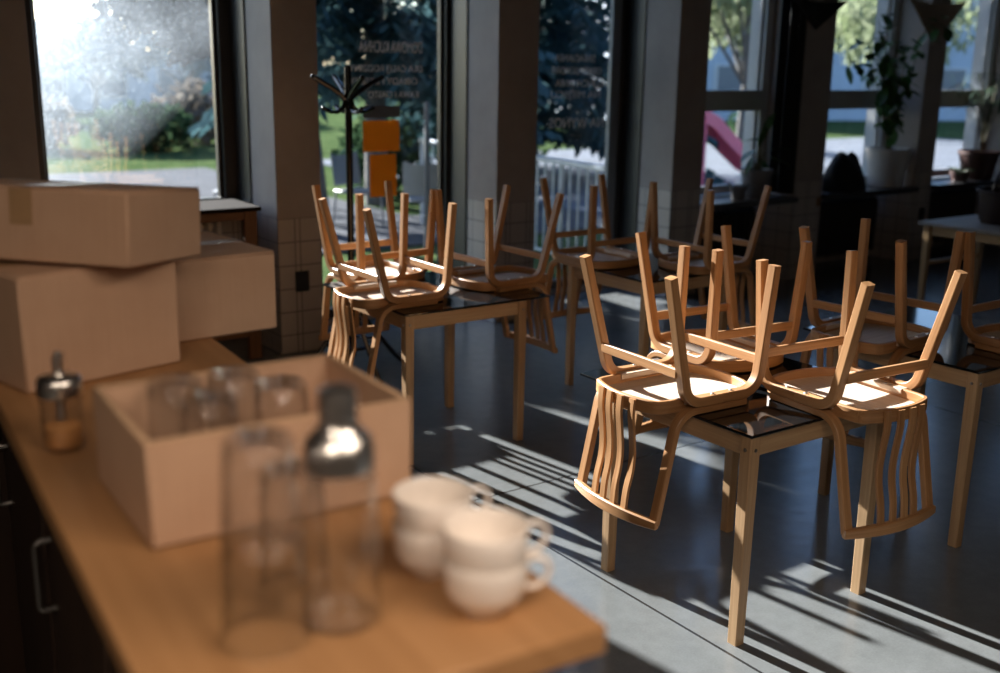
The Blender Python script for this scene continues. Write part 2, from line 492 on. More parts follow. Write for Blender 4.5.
window(1, 1.41, 2.81, .90, 3.70, 7.06, (.17, .095), M['frame_dark'], M['pane_fog'])
w2 = window(2, 3.12, 4.515, .04, 3.70, 7.06, (.06, .045), M['frame_dark'], M['pane'])
w3 = window(3, 4.87, 6.26, .04, 3.70, 7.06, (.06, .045), M['frame_dark'], M['pane'])
for k, (x0, x1) in enumerate(((1.41, 2.81), (3.12, 4.515), (4.87, 6.26))):  # dark strips stand in for the frame's shade on the reveals
    b = MB(); b.box((x0 + .006, 6.90, 1.86), (.012, .22, 3.6), b=.002); b.box((x1 - .006, 6.90, 1.86), (.012, .22, 3.6), b=.002)
    struct('trim_%d' % (k + 20), b, M['frame_dark'])
b = MB(); b.box((2.11, 6.92, .945), (1.395, .18, .03), b=.003); struct('trim_24', b, M['frame_dark'])
# grey inner casement strip on the right of window 3
b = MB(); b.box((.585, -.02, 1.83), (.10, .05, 3.5), b=.005); obj('casement_stile', b, M['frame_grey'], w3)
for n, i in ((4, 3), (5, 4), (6, 5), (7, 6)):
    x0, x1 = PIERS[i][1], PIERS[i + 1][0]
    window(n, x0, x1, .78, 3.70, 6.80, (.07, .10), M['frame_white'], M['pane'], (.72, .90), .08)
    b = MB(); b.box(((x0 + x1) / 2, 6.575, .735), (x1 - x0 - .004, .49, .05), b=.006)
    struct('trim_%d' % (n - 3), b, M['stone'])
    # white outer reveal of the double window
    b = MB()
    b.box((x1 - .02, 6.925, 2.23), (.04, .15, 2.9), b=0); b.box((x0 + .02, 6.925, 2.23), (.04, .15, 2.9), b=0)
    struct('trim_%d' % (n + 1), b, M['frame_white'])

# ------------------------------------------------------------------ lettering on the glass (seen from the back, pale rows)
def lettering(parent, rows, xl, v):
    for k, (txt, x, z, h, w) in enumerate(rows):
        cu = bpy.data.curves.new('lettering', 'FONT'); cu.body = txt; cu.size = h * 1.35; cu.extrude = .0008
        o = bpy.data.objects.new('lettering', cu); COL.objects.link(o)
        bpy.context.view_layer.update()
        dg = bpy.context.evaluated_depsgraph_get()
        me = bpy.data.meshes.new_from_object(o.evaluated_get(dg))
        bpy.data.objects.remove(o)
        xs = [q.co.x for q in me.vertices]; mn, mx = min(xs), max(xs); sc = w / (mx - mn)
        for q in me.vertices:
            X = (q.co.x - mn) * sc; Y = q.co.y; Z = q.co.z
            q.co = (x + w - X, Z, z + Y)       # mirrored: the words face the street
        me.materials.append(M['white_letter'])
        t = bpy.data.objects.new('lettering', me); COL.objects.link(t); t.parent = parent
lettering(w2, [('DOMOWA KUCHNIA', -.05, 1.90, .085, .52), ('DLA CALEJ RODZINY', -.13, 1.765, .05, .60),
               ('OBIADY I DESERY', -.13, 1.675, .05, .56), ('KAWA I CIASTO', .02, 1.58, .05, .42)], 0, 0)
lettering(w3, [('SNIADANIA', -.03, 1.86, .06, .42), ('OBIADY DOMOWE', -.06, 1.76, .06, .52), ('LUNCH DNIA', -.02, 1.66, .06, .50),
               ('NA MIEJSCU', -.06, 1.57, .06, .52), ('NA WYNOS', -.07, 1.33, .085, .58)], 0, 0)

# ------------------------------------------------------------------ chair, built as it lies: seat face down, legs up
GZ = .745
def build_chair():
    root = empty('dining_chair')
    sx = lambda s, x: s * x
    for s in (-1, 1):
        # bent legs: rear one and front one, meeting in the middle of the side rail
        for (ytip, ytop, ycor, nm) in ((-.231, -.143, -.118, 'rear'), (.231, .212, .205, 'front')):
            pts = arc_path([(s * .2245, ytip, .482), (s * .206, ycor, .042), (s * .205, .035, .042)], [.075], 8)
            n = len(pts)
            mb = MB(); mb.sweep(pts, .036, [.030] + [.034] * (n - 1), (1, 0, 0), .0035)
            obj('leg', mb, M['chair'], root)
        # backrest post: strip under the side rail, bent down at the back
        pts = arc_path([(s * .203, .150, .0125), (s * .203, -.148, .0125), (s * .203, -.228, -.365)], [.085], 9)
        mb = MB(); mb.sweep(pts, .036, .024, (1, 0, 0), .003)
        obj('back_post', mb, M['chair'], root)
        for y in (.0, .085):
            mb = MB(); mb.lathe([(0, .0035), (.005, .003), (.007, 0), (.007, -.002)], 12, (s * .205, y, .060))
            obj('screw', mb, M['steel'], root)
    for (y, z, x) in ((-.158, .150, .197), (.213, .150, .197)):
        mb = MB(); mb.sweep([(-x, y, z), (x, y, z)], .034, .016, (0, 0, 1), .003)
        obj('stretcher', mb, M['chair'], root)
    # seat: outline with a rounded front and a bowed back; rim + dished panel
    def outline(inset, n=10):
        P = []
        xr, xf = .165 - inset, .178 - inset
        for k in range(n + 1):       # back edge, bowed
            t = -1 + 2 * k / n; P.append((t * xr, -.200 - .040 * (1 - t * t) + inset))
        for k in range(1, 4): P.append((xr + (xf - xr) * k / 4, -.200 + inset + (.40 - 2 * inset) * k / 4))
        for k in range(n + 1):
            t = 1 - 2 * k / n; P.append((t * xf, .200 + .050 * (1 - abs(t) ** 2.6) - inset))
        for k in range(1, 4): P.append((-xf + (xf - xr) * k / 4, .200 - inset - (.40 - 2 * inset) * k / 4))
        for _ in range(2):       # round the corners
            Q = []
            for i in range(len(P)):
                a, c = P[i], P[(i + 1) % len(P)]
                Q += [(a[0] * .75 + c[0] * .25, a[1] * .75 + c[1] * .25), (a[0] * .25 + c[0] * .75, a[1] * .25 + c[1] * .75)]
            P = Q if _ == 0 else Q[::2]
        return P
    mb = MB()
    P = outline(.0); rim = [(x, y, .027) for (x, y) in P]
    mb.sweep(rim, .046, .017, (0, 0, 1), .003, closed=True)
    obj('seat_rim', mb, M['chair'], root)
    mb = MB()
    Q = outline(.006); n = len(Q)
    vs = []; fs = []
    rings = (1.0, .8, .55, .25)
    dz = lambda r: .014 * (1 - r * r)
    for zt in (.018, .009):
        for r in rings:
            for (x, y) in Q: vs.append((x * r, y * r, zt - dz(r) * .3))
        vs.append((0, 0, zt - dz(0) * .3))
    base = [0, len(rings) * n + 1]
    for q, o in enumerate(base):
        for i in range(len(rings) - 1):
            for k in range(n):
                fs.append((o + i * n + k, o + i * n + (k + 1) % n, o + (i + 1) * n + (k + 1) % n, o + (i + 1) * n + k))
        for k in range(n): fs.append((o + 3 * n + k, o + 3 * n + (k + 1) % n, o + 4 * n))
    for k in range(n): fs.append((k, (k + 1) % n, base[1] + (k + 1) % n, base[1] + k))
    mb.add(vs, fs, [(v[1], v[0]) for v in vs])
    obj('seat', mb, M['seat'], root)
    # cleats that carry the seat between the side rails
    for s in (-1, 1):
        mb = MB(); mb.sweep([(s * .172, -.10, .040), (s * .172, .14, .040)], .036, .020, (1, 0, 0), .003)
        obj('seat_cleat', mb, M['seat'], root)
    # four curved slats and the curved top rail
    for x in (-.082, -.028, .028, .082):
        ytop = -.2 - .040 * (1 - (x / .165) ** 2) - .013
        yb = -.232 - .036 * (1 - (x / .205) ** 2)
        pts = [(x, ytop, .046), (x, ytop - .004, -.01), (x, ytop + .004, -.08), (x, ytop + .010, -.15),
               (x, ytop + .006, -.21), (x, (ytop + yb) / 2, -.275), (x, yb + .002, -.335), (x, yb, -.36)]
        # smooth
        sm = []
        for i in range(len(pts) - 1):
            p0 = Vector(pts[max(i - 1, 0)]); p1 = Vector(pts[i]); p2 = Vector(pts[i + 1]); p3 = Vector(pts[min(i + 2, len(pts) - 1)])
            for k in range(3):
                u = k / 3
                sm.append(.5 * ((2 * p1) + (p2 - p0) * u + (2 * p0 - 5 * p1 + 4 * p2 - p3) * u * u + (3 * p1 - p0 - 3 * p2 + p3) * u ** 3))
        sm.append(Vector(pts[-1]))
        mb = MB(); mb.sweep(sm, .029, .011, (1, 0, 0), .002)
        obj('slat', mb, M['chair'], root)
    pts = []
    for k in range(17):
        t = -1 + 2 * k / 16
        pts.append((t * .2215, -.232 - .036 * (1 - t * t), -.362))
    hs = [.030 + .012 * (1 - (-1 + 2 * k / 16) ** 2) for k in range(17)]
    mb = MB(); mb.sweep(pts, hs, .024, (0, 0, 1), .004)
    obj('top_rail', mb, M['chair'], root)
    return root

chair0 = build_chair()
CH_N = [0]
def place_chair(u, v, facing, label, group):
    """facing: angle of the chair's front (+y) in the room"""
    o = chair0 if CH_N[0] == 0 else copy_tree(chair0)
    CH_N[0] += 1
    o.location = (u, v, GZ + .0005); o.rotation_euler = (0, 0, rad(facing - 90))
    tag(o, label, 'chair', group)
    return o
G1, G4, G3, G5 = ('upturned chairs on the nearest table', 'upturned chairs on the left table', 'upturned chairs on the right table', 'upturned chairs on the back table')
place_chair(2.622, 2.628, -2.7, 'upturned wooden chair nearest the counter, slatted back hanging off the left table edge', G1)
place_chair(3.09, 2.238, 85.5, 'upturned wooden chair whose shaded slatted back hangs over the front of the nearest table', G1)
place_chair(3.150, 2.925, -95, 'upturned wooden chair at the far side of the nearest table, its back out of sight', G1)
place_chair(3.905, 2.735, 4, 'upturned wooden chair between nearest and right tables, back hanging off the right table', G3)
place_chair(4.395, 2.270, 90, 'upturned wooden chair cut off by the right edge of the picture', G3)
place_chair(2.555, 4.533, 0, 'upturned wooden chair at the left end of the left table, slats sunlit', G4)
place_chair(3.262, 4.605, 182, 'upturned wooden chair at the right end of the left table, back hanging toward the window', G4)
place_chair(2.785, 5.075, -88, 'upturned wooden chair at the far side of the left table beside the coat rack', G4)
place_chair(4.12, 4.82, -90, 'dark upturned wooden chair at the left on the back table, before the railing window', G5)
place_chair(4.555, 4.345, 180, 'dark upturned wooden chair at the right on the back table, before the pier', G5)

# ------------------------------------------------------------------ tables with loose black glass tops
def build_table():
    root = empty('dining_table')
    a = .70
    for (x, y) in ((0, 0), (1, 0), (0, 1), (1, 1)):
        mb = MB(); cx = .0235 + x * (a - .047); cy = .0235 + y * (a - .047)
        mb.sweep([(cx, cy, 0), (cx, cy, .733)], [.040, .047], [.040, .047], (1, 0, 0), .003)
        obj('leg', mb, M['table'], root)
        q = MB()
        for (dx, dy) in ((.0235 * (1 if x else -1), 0), (0, .0235 * (1 if y else -1))):
            ax = Vector((dx, dy, 0)).normalized()
            R = ax.to_track_quat('Z', 'Y').to_matrix()
            q.lathe([(0, .003), (.005, .003), (.0065, 0), (.0065, -.004)], 12, (cx + dx, cy + dy, .690), R)
        obj('bolt', q, M['bolt'], root)
    for (c, sz) in (((a / 2, .022, .698), (a - .094, .020, .068)), ((a / 2, a - .022, .698), (a - .094, .020, .068)),
                    ((.022, a / 2, .698), (.020, a - .094, .068)), ((a - .022, a / 2, .698), (.020, a - .094, .068))):
        mb = MB(); mb.box(c, sz, b=.002); obj('apron', mb, M['table'], root)
    g = MB(); g.box((.42, .425, .7395), (.845, .855, .0105), b=.002)
    obj('glass_top', g, M['black_glass'], root)
    return root
t0 = build_table()
T = [(2.532, 2.170, 'square wooden table with black glass top nearest the camera, under three upturned chairs'),
     (2.463, 4.205, 'square wooden table with black glass top at the left beside the tiled pier'),
     (3.855, 2.205, 'square wooden table with black glass top at the right edge of the picture'),
     (3.965, 4.205, 'square wooden table with black glass top at the back, in the shade')]
for i, (u, v, lb) in enumerate(T):
    o = t0 if i == 0 else copy_tree(t0)
    o.location = (u, v, 0); tag(o, lb, 'table', 'square tables with glass tops')
    if i == 3:                       # the back table is a size smaller
        o.scale = (.94, .97, 1)
        for c in o.children:
            if c.name.startswith('glass_top'): c.scale = (.83, .81, 1)

# far right: bare table
r = empty('side_table', (7.46, 4.10, 0)); tag(r, 'bare wooden table with grey top by the windows at right, an item standing on it', 'table')
mb = MB(); mb.box((.42, .40, .732), (.86, .82, .026), b=.004); obj('table_top', mb, M['greywood'], r)
for (x, y) in ((.05, .05), (.79, .05), (.05, .75), (.79, .75)):
    mb = MB(); mb.sweep([(x, y, 0), (x, y, .719)], [.035, .055], [.035, .055], (1, 0, 0), .004); obj('leg', mb, M['paletable'], r)
for (c, sz) in (((.42, .05, .68), (.66, .022, .07)), ((.42, .75, .68), (.66, .022, .07)), ((.05, .40, .68), (.022, .62, .07)), ((.79, .40, .68), (.022, .62, .07)),
                ((.42, .75, .42), (.68, .02, .03))):
    mb = MB(); mb.box(c, sz, b=.002); obj('apron', mb, M['paletable'], r)
r = empty('wicker_basket', (7.95, 4.50, .745)); tag(r, 'dark red brown wicker basket on the bare table at the right edge', 'basket')
mb = MB()
prof = [(.165, 0), (.185, .03), (.195, .12), (.205, .22), (.20, .24), (.188, .22), (.178, .12), (.165, .03), (0, .02)]
mb.lathe([(0, 0)] + prof, 28); obj('basket_body', mb, M['basket'], r)
mb = MB(); mb.tube([(.205 * math.cos(a * PI / 14), .205 * math.sin(a * PI / 14), .24) for a in range(28)], .013, 8, closed=True); obj('rim', mb, M['basket'], r)
mb = MB(); mb.tube([(.20 * math.cos(a * PI / 14), 0, .24 + .20 * math.sin(a * PI / 14)) for a in range(15)], .011, 8); obj('handle', mb, M['basket'], r)

# ------------------------------------------------------------------ coat rack
r = empty('coat_rack', (3.018, 5.80, 0)); tag(r, 'black bentwood coat rack standing in front of the window with orange papers', 'coat rack')
mb = MB(); mb.tube([(0, 0, .10), (0, 0, 1.0), (0, 0, 1.80), (0, 0, 1.845), (0, 0, 1.852)], [.021, .021, .022, .020, .012], 14); obj('pole', mb, M['black_gloss'], r)
for k in range(4):
    a = rad(-5.5 + 90 * k); d = Vector((math.cos(a), math.sin(a), 0))
    pts = []
    for t in [i / 8 for i in range(9)]:
        rr = .02 + .195 * t ** 1.15; pts.append(d * rr + Vector((0, 0, 1.66 + .125 * t ** .9)))
    mb = MB(); mb.tube(pts, [.016] * 8 + [.014], 8); mb.sphere(pts[-1], .0155, 10); obj('upper_arm', mb, M['black_gloss'], r)
    a += rad(5); d = Vector((math.cos(a), math.sin(a), 0))
    pts = [d * .018 + Vector((0, 0, 1.66)), d * .035 + Vector((0, 0, 1.61)), d * .07 + Vector((0, 0, 1.585)), d * .115 + Vector((0, 0, 1.588)), d * .160 + Vector((0, 0, 1.608))]
    mb = MB(); mb.tube(pts, .0125, 8); mb.sphere(pts[-1], .0145, 10); obj('hook', mb, M['black_gloss'], r)
    pts = []
    for i in range(13):
        t = i / 12; rr = .02 + .34 * t; z = .42 * (1 - t) ** 1.6 + .012 + .05 * math.sin(PI * t)
        pts.append(d * rr + Vector((0, 0, z)))
    mb = MB(); mb.tube(pts, .014, 8); obj('leg', mb, M['black_gloss'], r)
mb = MB(); mb.tube([(.16 * math.cos(a * PI / 16), .16 * math.sin(a * PI / 16), .185) for a in range(32)], .012, 8, closed=True); obj('ring', mb, M['black_gloss'], r)

# orange papers taped on window 2, seen on the glass
for (x0, x1, z0, z1, lb) in ((3.797, 4.102, 1.232, 1.457, 'wide orange paper sheet stuck on the window pane, the upper of two'),
                             (3.849, 4.073, .899, 1.211, 'tall orange paper sheet stuck on the window pane, the lower of two')):
    mb = MB(); n = 8
    for i in range(n):
        for side in (0, 1):
            pass
    vs = []; fs = []
    for k in range(n + 1):
        t = k / n; x = x0 + (x1 - x0) * t; y = 7.078 + .004 * math.sin(PI * t)
        vs += [(x, y, z0), (x, y, z1), (x, y + .0008, z1), (x, y + .0008, z0)]
    for k in range(n):
        for q in range(4): fs.append((k * 4 + q, k * 4 + (q + 1) % 4, k * 4 + 4 + (q + 1) % 4, k * 4 + 4 + q))
    fs += [(0, 1, 2, 3), tuple(n * 4 + q for q in range(4))]
    mb.add(vs, fs); tag(obj('paper_sheet', mb, M['paper']), lb, 'paper', 'orange papers on the window')
mb = MB(); mb.box((3.955, 7.081, 1.520), (.31, .003, .085), b=.0005); tag(obj('paper_strip', mb, M['pot_grey']), 'grey paper strip on the window pane just above the orange sheets', 'paper')

# ------------------------------------------------------------------ wall sockets and switch
def socket(u, v, z, w, h, lb):
    r = empty('wall_socket', (u, v, z)); tag(r, lb, 'socket')
    mb = MB(); mb.box((0, -.006, 0), (w, .012, h), b=.004); obj('plate', mb, M['black_plastic'], r)
    mb = MB(); mb.lathe([(.024, 0), (.024, .002), (.020, .002), (.019, -.004), (0, -.004)], 20, (0, -.012, 0), Matrix.Rotation(PI / 2, 3, 'X')); obj('insert', mb, M['black_matte'], r)
socket(2.968, WV, .476, .098, .135, 'black double wall socket on the tiled pier at left')
socket(9.75, WV, .472, .09, .13, 'black wall socket on the tiled pier beside the bare table')
r = empty('light_switch', (8.13, WV, .69)); tag(r, 'small brown light switch on the tiled pier under the dark pennant', 'switch')
mb = MB(); mb.box((0, -.005, 0), (.055, .010, .075), b=.003); obj('plate', mb, M['switch'], r)
mb = MB(); mb.box((0, -.0115, 0), (.026, .005, .040), b=.002); obj('rocker', mb, M['switch'], r)

# ------------------------------------------------------------------ radiators
def radiator(name, x0, x1, v, z0, z1, mat, lb, step=.06):
    r = empty(name, ((x0 + x1) / 2, v, z0)); tag(r, lb, 'radiator', None)
    n = int((x1 - x0) / step); h = z1 - z0
    for k in range(n):
        x = -(n - 1) * step / 2 + k * step
        mb = MB()
        for dy in (-.04, .04):
            mb.tube(arc_path([(x, dy, 0), (x, dy, h - .03), (x, 0, h)], [.025], 5), .018, 8)
        mb.sphere((x, 0, h - .03), .028, 8, (1, 2.0, 1)); mb.sphere((x, 0, .04), .028, 8, (1, 2.0, 1))
        obj('rib', mb, mat, r)
    mb = MB(); mb.tube([(-n * step / 2, 0, .06), (n * step / 2, 0, .06)], .016, 8); mb.tube([(-n * step / 2, 0, h - .05), (n * step / 2, 0, h - .05)], .016, 8)
    obj('pipe', mb, mat, r)
    return r
radiator('radiator', 1.50, 2.52, 6.62, .24, .90, M['rad_white'], 'cream ribbed radiator inside the brown wooden cover under the left window')
r = empty('radiator_cover', (2.06, 6.60, 0)); tag(r, 'brown wooden radiator cover under the left window', 'radiator cover')
mb = MB(); mb.box((0, -.01, .972), (1.26, .46, .026), b=.004); obj('top_board', mb, M['work_dark'], r)
for x in (-.57, .57):
    mb = MB(); mb.box((x, -.19, .48), (.085, .035, .957), b=.003); obj('post', mb, M['cabwood'], r)
mb = MB(); mb.box((0, -.19, .93), (1.055, .024, .055), b=.003); obj('rail', mb, M['cabwood'], r)
mb = MB(); mb.box((0, -.19, .19), (1.055, .024, .08), b=.003); obj('rail', mb, M['cabwood'], r)
names = ['between the third and fourth piers, under the grey potted plant', 'under the window with the white pot', 'under the window at the right edge']
for k, i in enumerate((3, 4, 5)):
    x0, x1 = PIERS[i][1], PIERS[i + 1][0]
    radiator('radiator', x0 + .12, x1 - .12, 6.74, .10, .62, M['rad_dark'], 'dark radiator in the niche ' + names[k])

# ------------------------------------------------------------------ window sill things at right
def leafmesh(mb, base, d, up, L, W, curl=.3, seg=5):
    d = d.normalized(); side = d.cross(up).normalized(); n = side.cross(d).normalized()
    vs = []; fs = []
    for k in range(seg + 1):
        t = k / seg; w = W * (math.sin(PI * min(1, t * .92 + .06)) ** .8)
        c = base + d * (L * t) - Vector((0, 0, 1)) * (curl * L * t * t)
        vs += [c - side * w / 2, c + n * (-.12 * w), c + side * w / 2]
    for k in range(seg):
        for q in (0, 1): fs.append((k * 3 + q, k * 3 + q + 1, k * 3 + 4 + q, k * 3 + 3 + q))
    mb.add(vs, fs)
def rv(a=1): return Vector((random.uniform(-a, a), random.uniform(-a, a), random.uniform(-a, a)))
def pot(r, R0, R1, h, mat):
    mb = MB(); mb.lathe([(0, 0), (R0, 0), (R0 + .004, .01), (R1, h - .04), (R1 + .012, h - .038), (R1 + .012, h), (R1 - .012, h), (R1 - .018, h - .05), (0, h - .05)], 32)
    obj('pot', mb, mat, r)
    mb = MB(); mb.lathe([(0, h - .036), (R1 * .5, h - .033), (R1 - .013, h - .040), (R1 - .013, h - .048), (0, h - .048)], 24); obj('soil', mb, M['soil'], r)
SZ = .7605
# weeping fig in the white pot
r = empty('potted_fig', (9.31, 6.545, SZ)); tag(r, 'tall leafy green plant in a large white pot on the window sill', 'plant')
pot(r, .155, .205, .37, M['pot_white'])
mb = MB(); lf = MB(); ends = []
random.seed(11)
for k in range(9):
    a = 2 * PI * k / 9 + random.uniform(-.2, .2); sp = random.uniform(.2, .62)
    dx = math.cos(a) * sp * 1.0 - .20; dy = math.sin(a) * sp * .38 - .05; top = random.uniform(.85, 1.62)
    pts = [Vector((.02 * math.cos(a), .02 * math.sin(a), .30))]
    for i in range(1, 9):
        t = i / 8
        pts.append(Vector((dx * t ** 1.5, min(dy * t ** 1.5, .12) - (.30 * t if dx > .12 else 0), .30 + (top - .30) * (t if k % 3 else math.sin(t * 1.9) / 1.0))) + rv(.015))
    mb.tube(pts, [.009 - .0065 * i / 8 for i in range(9)], 6)
    for i in range(2, 9):
        for q in range(3 if i > 3 else 1):
            d = Vector((random.uniform(-1, 1), random.uniform(-1, .15), random.uniform(-.9, .6)))
            leafmesh(lf, pts[i] + rv(.05), d, Vector((0, 0, 1)), random.uniform(.10, .16), random.uniform(.075, .115), .3)
obj('stem', mb, M['stem'], r); obj('foliage', lf, M['leaf'], r, smooth=60)
# upright plant in the grey pot
r = empty('potted_lily', (7.39, 6.50, SZ)); tag(r, 'plant with broad upright leaves in a grey pot on the window sill', 'plant')
pot(r, .095, .135, .25, M['pot_grey'])
mb = MB(); lf = MB()
for (dx, dy, h, L, W, dd) in ((.02, 0, .50, .34, .10, (.35, -.1, 1)), (-.02, 0, .50, .24, .09, (-1, -.1, .25)), (-.03, .02, .42, .22, .10, (-1, -.2, -.2)),
                              (.05, -.02, .40, .30, .05, (.9, -.3, .3)), (-.04, .03, .36, .26, .05, (-.7, -.4, -.3)), (0, -.03, .38, .26, .05, (.5, -.8, -.1)),
                              (.03, .03, .34, .28, .06, (.8, .2, -.3)), (-.02, -.02, .32, .22, .07, (-.5, -.7, .2)), (0, 0, .45, .26, .07, (-.2, -.4, .8))):
    mb.tube([(dx * .3, dy * .3, .20), (dx * .6, dy * .6, (.2 + h) / 2), (dx, dy, h)], [.006, .005, .004], 6)
    leafmesh(lf, Vector((dx, dy, h)), Vector(dd), Vector((0, .2, 1)) if abs(dd[2]) < .9 else Vector((0, -1, 0)), L, W, .25, 7)
obj('stem', mb, M['stem'], r); obj('foliage', lf, M['leaf'], r, smooth=60)
# low grassy pots
def grass_pot(u, v, R, h, n, L, lb, mat):
    r = empty('potted_grass', (u, v, SZ)); tag(r, lb, 'plant')
    pot(r, R * .8, R, h, mat); g = MB()
    for k in range(n):
        a = random.uniform(0, 2 * PI); q = random.uniform(0, R * .7); d = Vector((math.cos(a) * .6, math.sin(a) * .6, random.uniform(.5, 1.3)))
        leafmesh(g, Vector((q * math.cos(a), q * math.sin(a), h - .045)), d, Vector((0, 0, 1)) if abs(d.z) < .9 else Vector((math.sin(a), -math.cos(a), .2)), random.uniform(.6, 1) * L, .012, .5)
    obj('foliage', g, M['leaf_dark'], r, smooth=60)
grass_pot(7.13, 6.47, .065, .12, 40, .17, 'small grassy plant in a dark pot left of the grey potted plant', M['pot_grey'])
grass_pot(10.45, 6.46, .09, .11, 70, .20, 'low grassy plant on the sill behind the bare table', M['pot_red'])
# palm in the dark red pot
r = empty('potted_palm', (10.86, 6.52, SZ)); tag(r, 'feathery palm in a dark red pot on the sill at the right edge', 'plant')
pot(r, .15, .20, .30, M['pot_red'])
mb = MB(); lf = MB(); random.seed(5)
for k in range(11):
    a = 2 * PI * k / 11 + .3; sp = random.uniform(.25, .5); top = random.uniform(.6, 1.1)
    pts = []
    for i in range(9):
        t = i / 8; pts.append(Vector((math.cos(a) * sp * t ** 1.3, math.sin(a) * sp * .55 * t ** 1.3 - .02, .26 + top * math.sin(t * 2.0) * .8)))
    mb.tube(pts, [.006 - .0045 * i / 8 for i in range(9)], 5)
    for i in range(3, 9):
        for s in (-1, 1):
            for q in (0, .5):
                base = pts[i - 1].lerp(pts[i], q); tg = (pts[i] - pts[i - 1]).normalized()
                sd = tg.cross(Vector((0, 0, 1))).normalized() * s
                leafmesh(lf, base, sd + tg * .6, Vector((0, 0, 1)), .17, .014, .4, 3)
obj('stem', mb, M['stem'], r); obj('foliage', lf, M['leaf_dark'], r, smooth=60)

# heap of black clothing on the sill
def heap(c, sx, sy, sz, seed, n=26):
    random.seed(seed); mb = MB(); m = 14
    ph = [(random.uniform(0, 6), random.uniform(2, 6), random.uniform(.03, .09)) for _ in range(6)]
    vs = []; fs = []
    for i in range(m + 1):
        t = i / m
        for k in range(n):
            a = 2 * PI * k / n
            w = 1 + sum(q[2] * math.sin(q[1] * a + q[0] + 5 * t) for q in ph)
            rr = math.cos(t * PI / 2 * .97) ** .38 * w
            vs.append((c[0] + sx * rr * math.cos(a) * (1 - .15 * t), c[1] + sy * rr * math.sin(a) * .95, c[2] + sz * t * (1 + .10 * math.sin(3 * a + seed))))
    for i in range(m):
        for k in range(n): fs.append((i * n + k, i * n + (k + 1) % n, (i + 1) * n + (k + 1) % n, (i + 1) * n + k))
    fs.append(tuple(range(n))); fs.append(tuple(m * n + k for k in range(n)))
    mb.add(vs, fs); return mb
tag(obj('folded_jacket', heap((8.62, 6.52, SZ), .27, .17, .33, 3), M['cloth_black'], smooth=70), 'crumpled black jacket heaped on the sill left of the white pot', 'jacket')

# dark curtain drawn against the fourth pier
mb = MB(); pts = []
for k in range(29):
    t = k / 28; pts.append((7.700 + .038 * math.sin(t * 5 * 2 * PI), 6.36 + .26 * t))
vs = []; fs = []
for (z, s) in ((.785, 1.0), (1.4, .9), (2.1, .8), (2.75, .7)):
    for side in (0, .006):
        for (x, y) in pts: vs.append((7.70 + (x - 7.70) * s + side, y, z))
n = len(pts)
for i in range(3):
    for sd in (0, 1):
        o1 = (i * 2 + sd) * n; o2 = ((i + 1) * 2 + sd) * n
        for k in range(n - 1): fs.append((o1 + k, o1 + k + 1, o2 + k + 1, o2 + k))
for i in range(3):
    for k in (0, n - 1): fs.append((i * 2 * n + k, (i * 2 + 1) * n + k, (i * 2 + 3) * n + k, (i * 2 + 2) * n + k))
for i in (0, 3):
    for k in range(n - 1): fs.append((i * 2 * n + k, i * 2 * n + k + 1, (i * 2 + 1) * n + k + 1, (i * 2 + 1) * n + k))
mb.add(vs, fs); tag(obj('curtain', mb, M['cloth_black'], smooth=70), 'narrow dark curtain hanging beside the window with the grey pot', 'curtain')

# cloth pennants hung at the piers
def pennant(x0, x1, zt, xt, zb, v, mat, lb):
    mb = MB(); n = 12; vs = []; fs = []
    for side in (0, .012):
        for i in range(n + 1):
            t = i / n; z = zt + (zb - zt) * t
            xl = x0 + (xt - x0) * t; xr = x1 + (xt - x1) * t
            for k in range(9):
                s = k / 8; x = xl + (xr - xl) * s
                vs.append((x, v - .02 * math.sin(s * PI * 2 + 1) * (1 - t) + side, z - .03 * math.sin(PI * s) * (1 - t)))
    def id(s, i, k): return s * (n + 1) * 9 + i * 9 + k
    for s in (0, 1):
        for i in range(n):
            for k in range(8): fs.append((id(s, i, k), id(s, i, k + 1), id(s, i + 1, k + 1), id(s, i + 1, k)))
    for i in range(n):
        for k in (0, 8): fs.append((id(0, i, k), id(1, i, k), id(1, i + 1, k), id(0, i + 1, k)))
    for k in range(8):
        for i in (0, n): fs.append((id(0, i, k), id(0, i, k + 1), id(1, i, k + 1), id(1, i, k)))
    r = empty('pennant', ((x0 + x1) / 2, v, zt)); tag(r, lb, 'pennant')
    for i, p in enumerate(vs): vs[i] = (p[0] - (x0 + x1) / 2, p[1] - v, p[2] - zt)
    mb.add(vs, fs); obj('cloth', mb, mat, r, smooth=60)
    q = MB(); q.tube([((x0 - x1) / 2 - .25, 0, .14), ((x0 - x1) / 2, 0, .01), (0, 0, -.02), ((x1 - x0) / 2, 0, .01), ((x1 - x0) / 2 + .25, 0, .14)], .005, 6); obj('cord', q, M['string'], r)
pennant(9.12, 10.03, 2.52, 9.60, 2.11, 6.36, M['crochet'], 'beige crocheted triangular pennant hanging at the top right')
pennant(7.50, 8.24, 2.46, 7.85, 2.20, 6.36, M['cloth_black'], 'black triangular pennant hanging at the top above the narrow curtain')

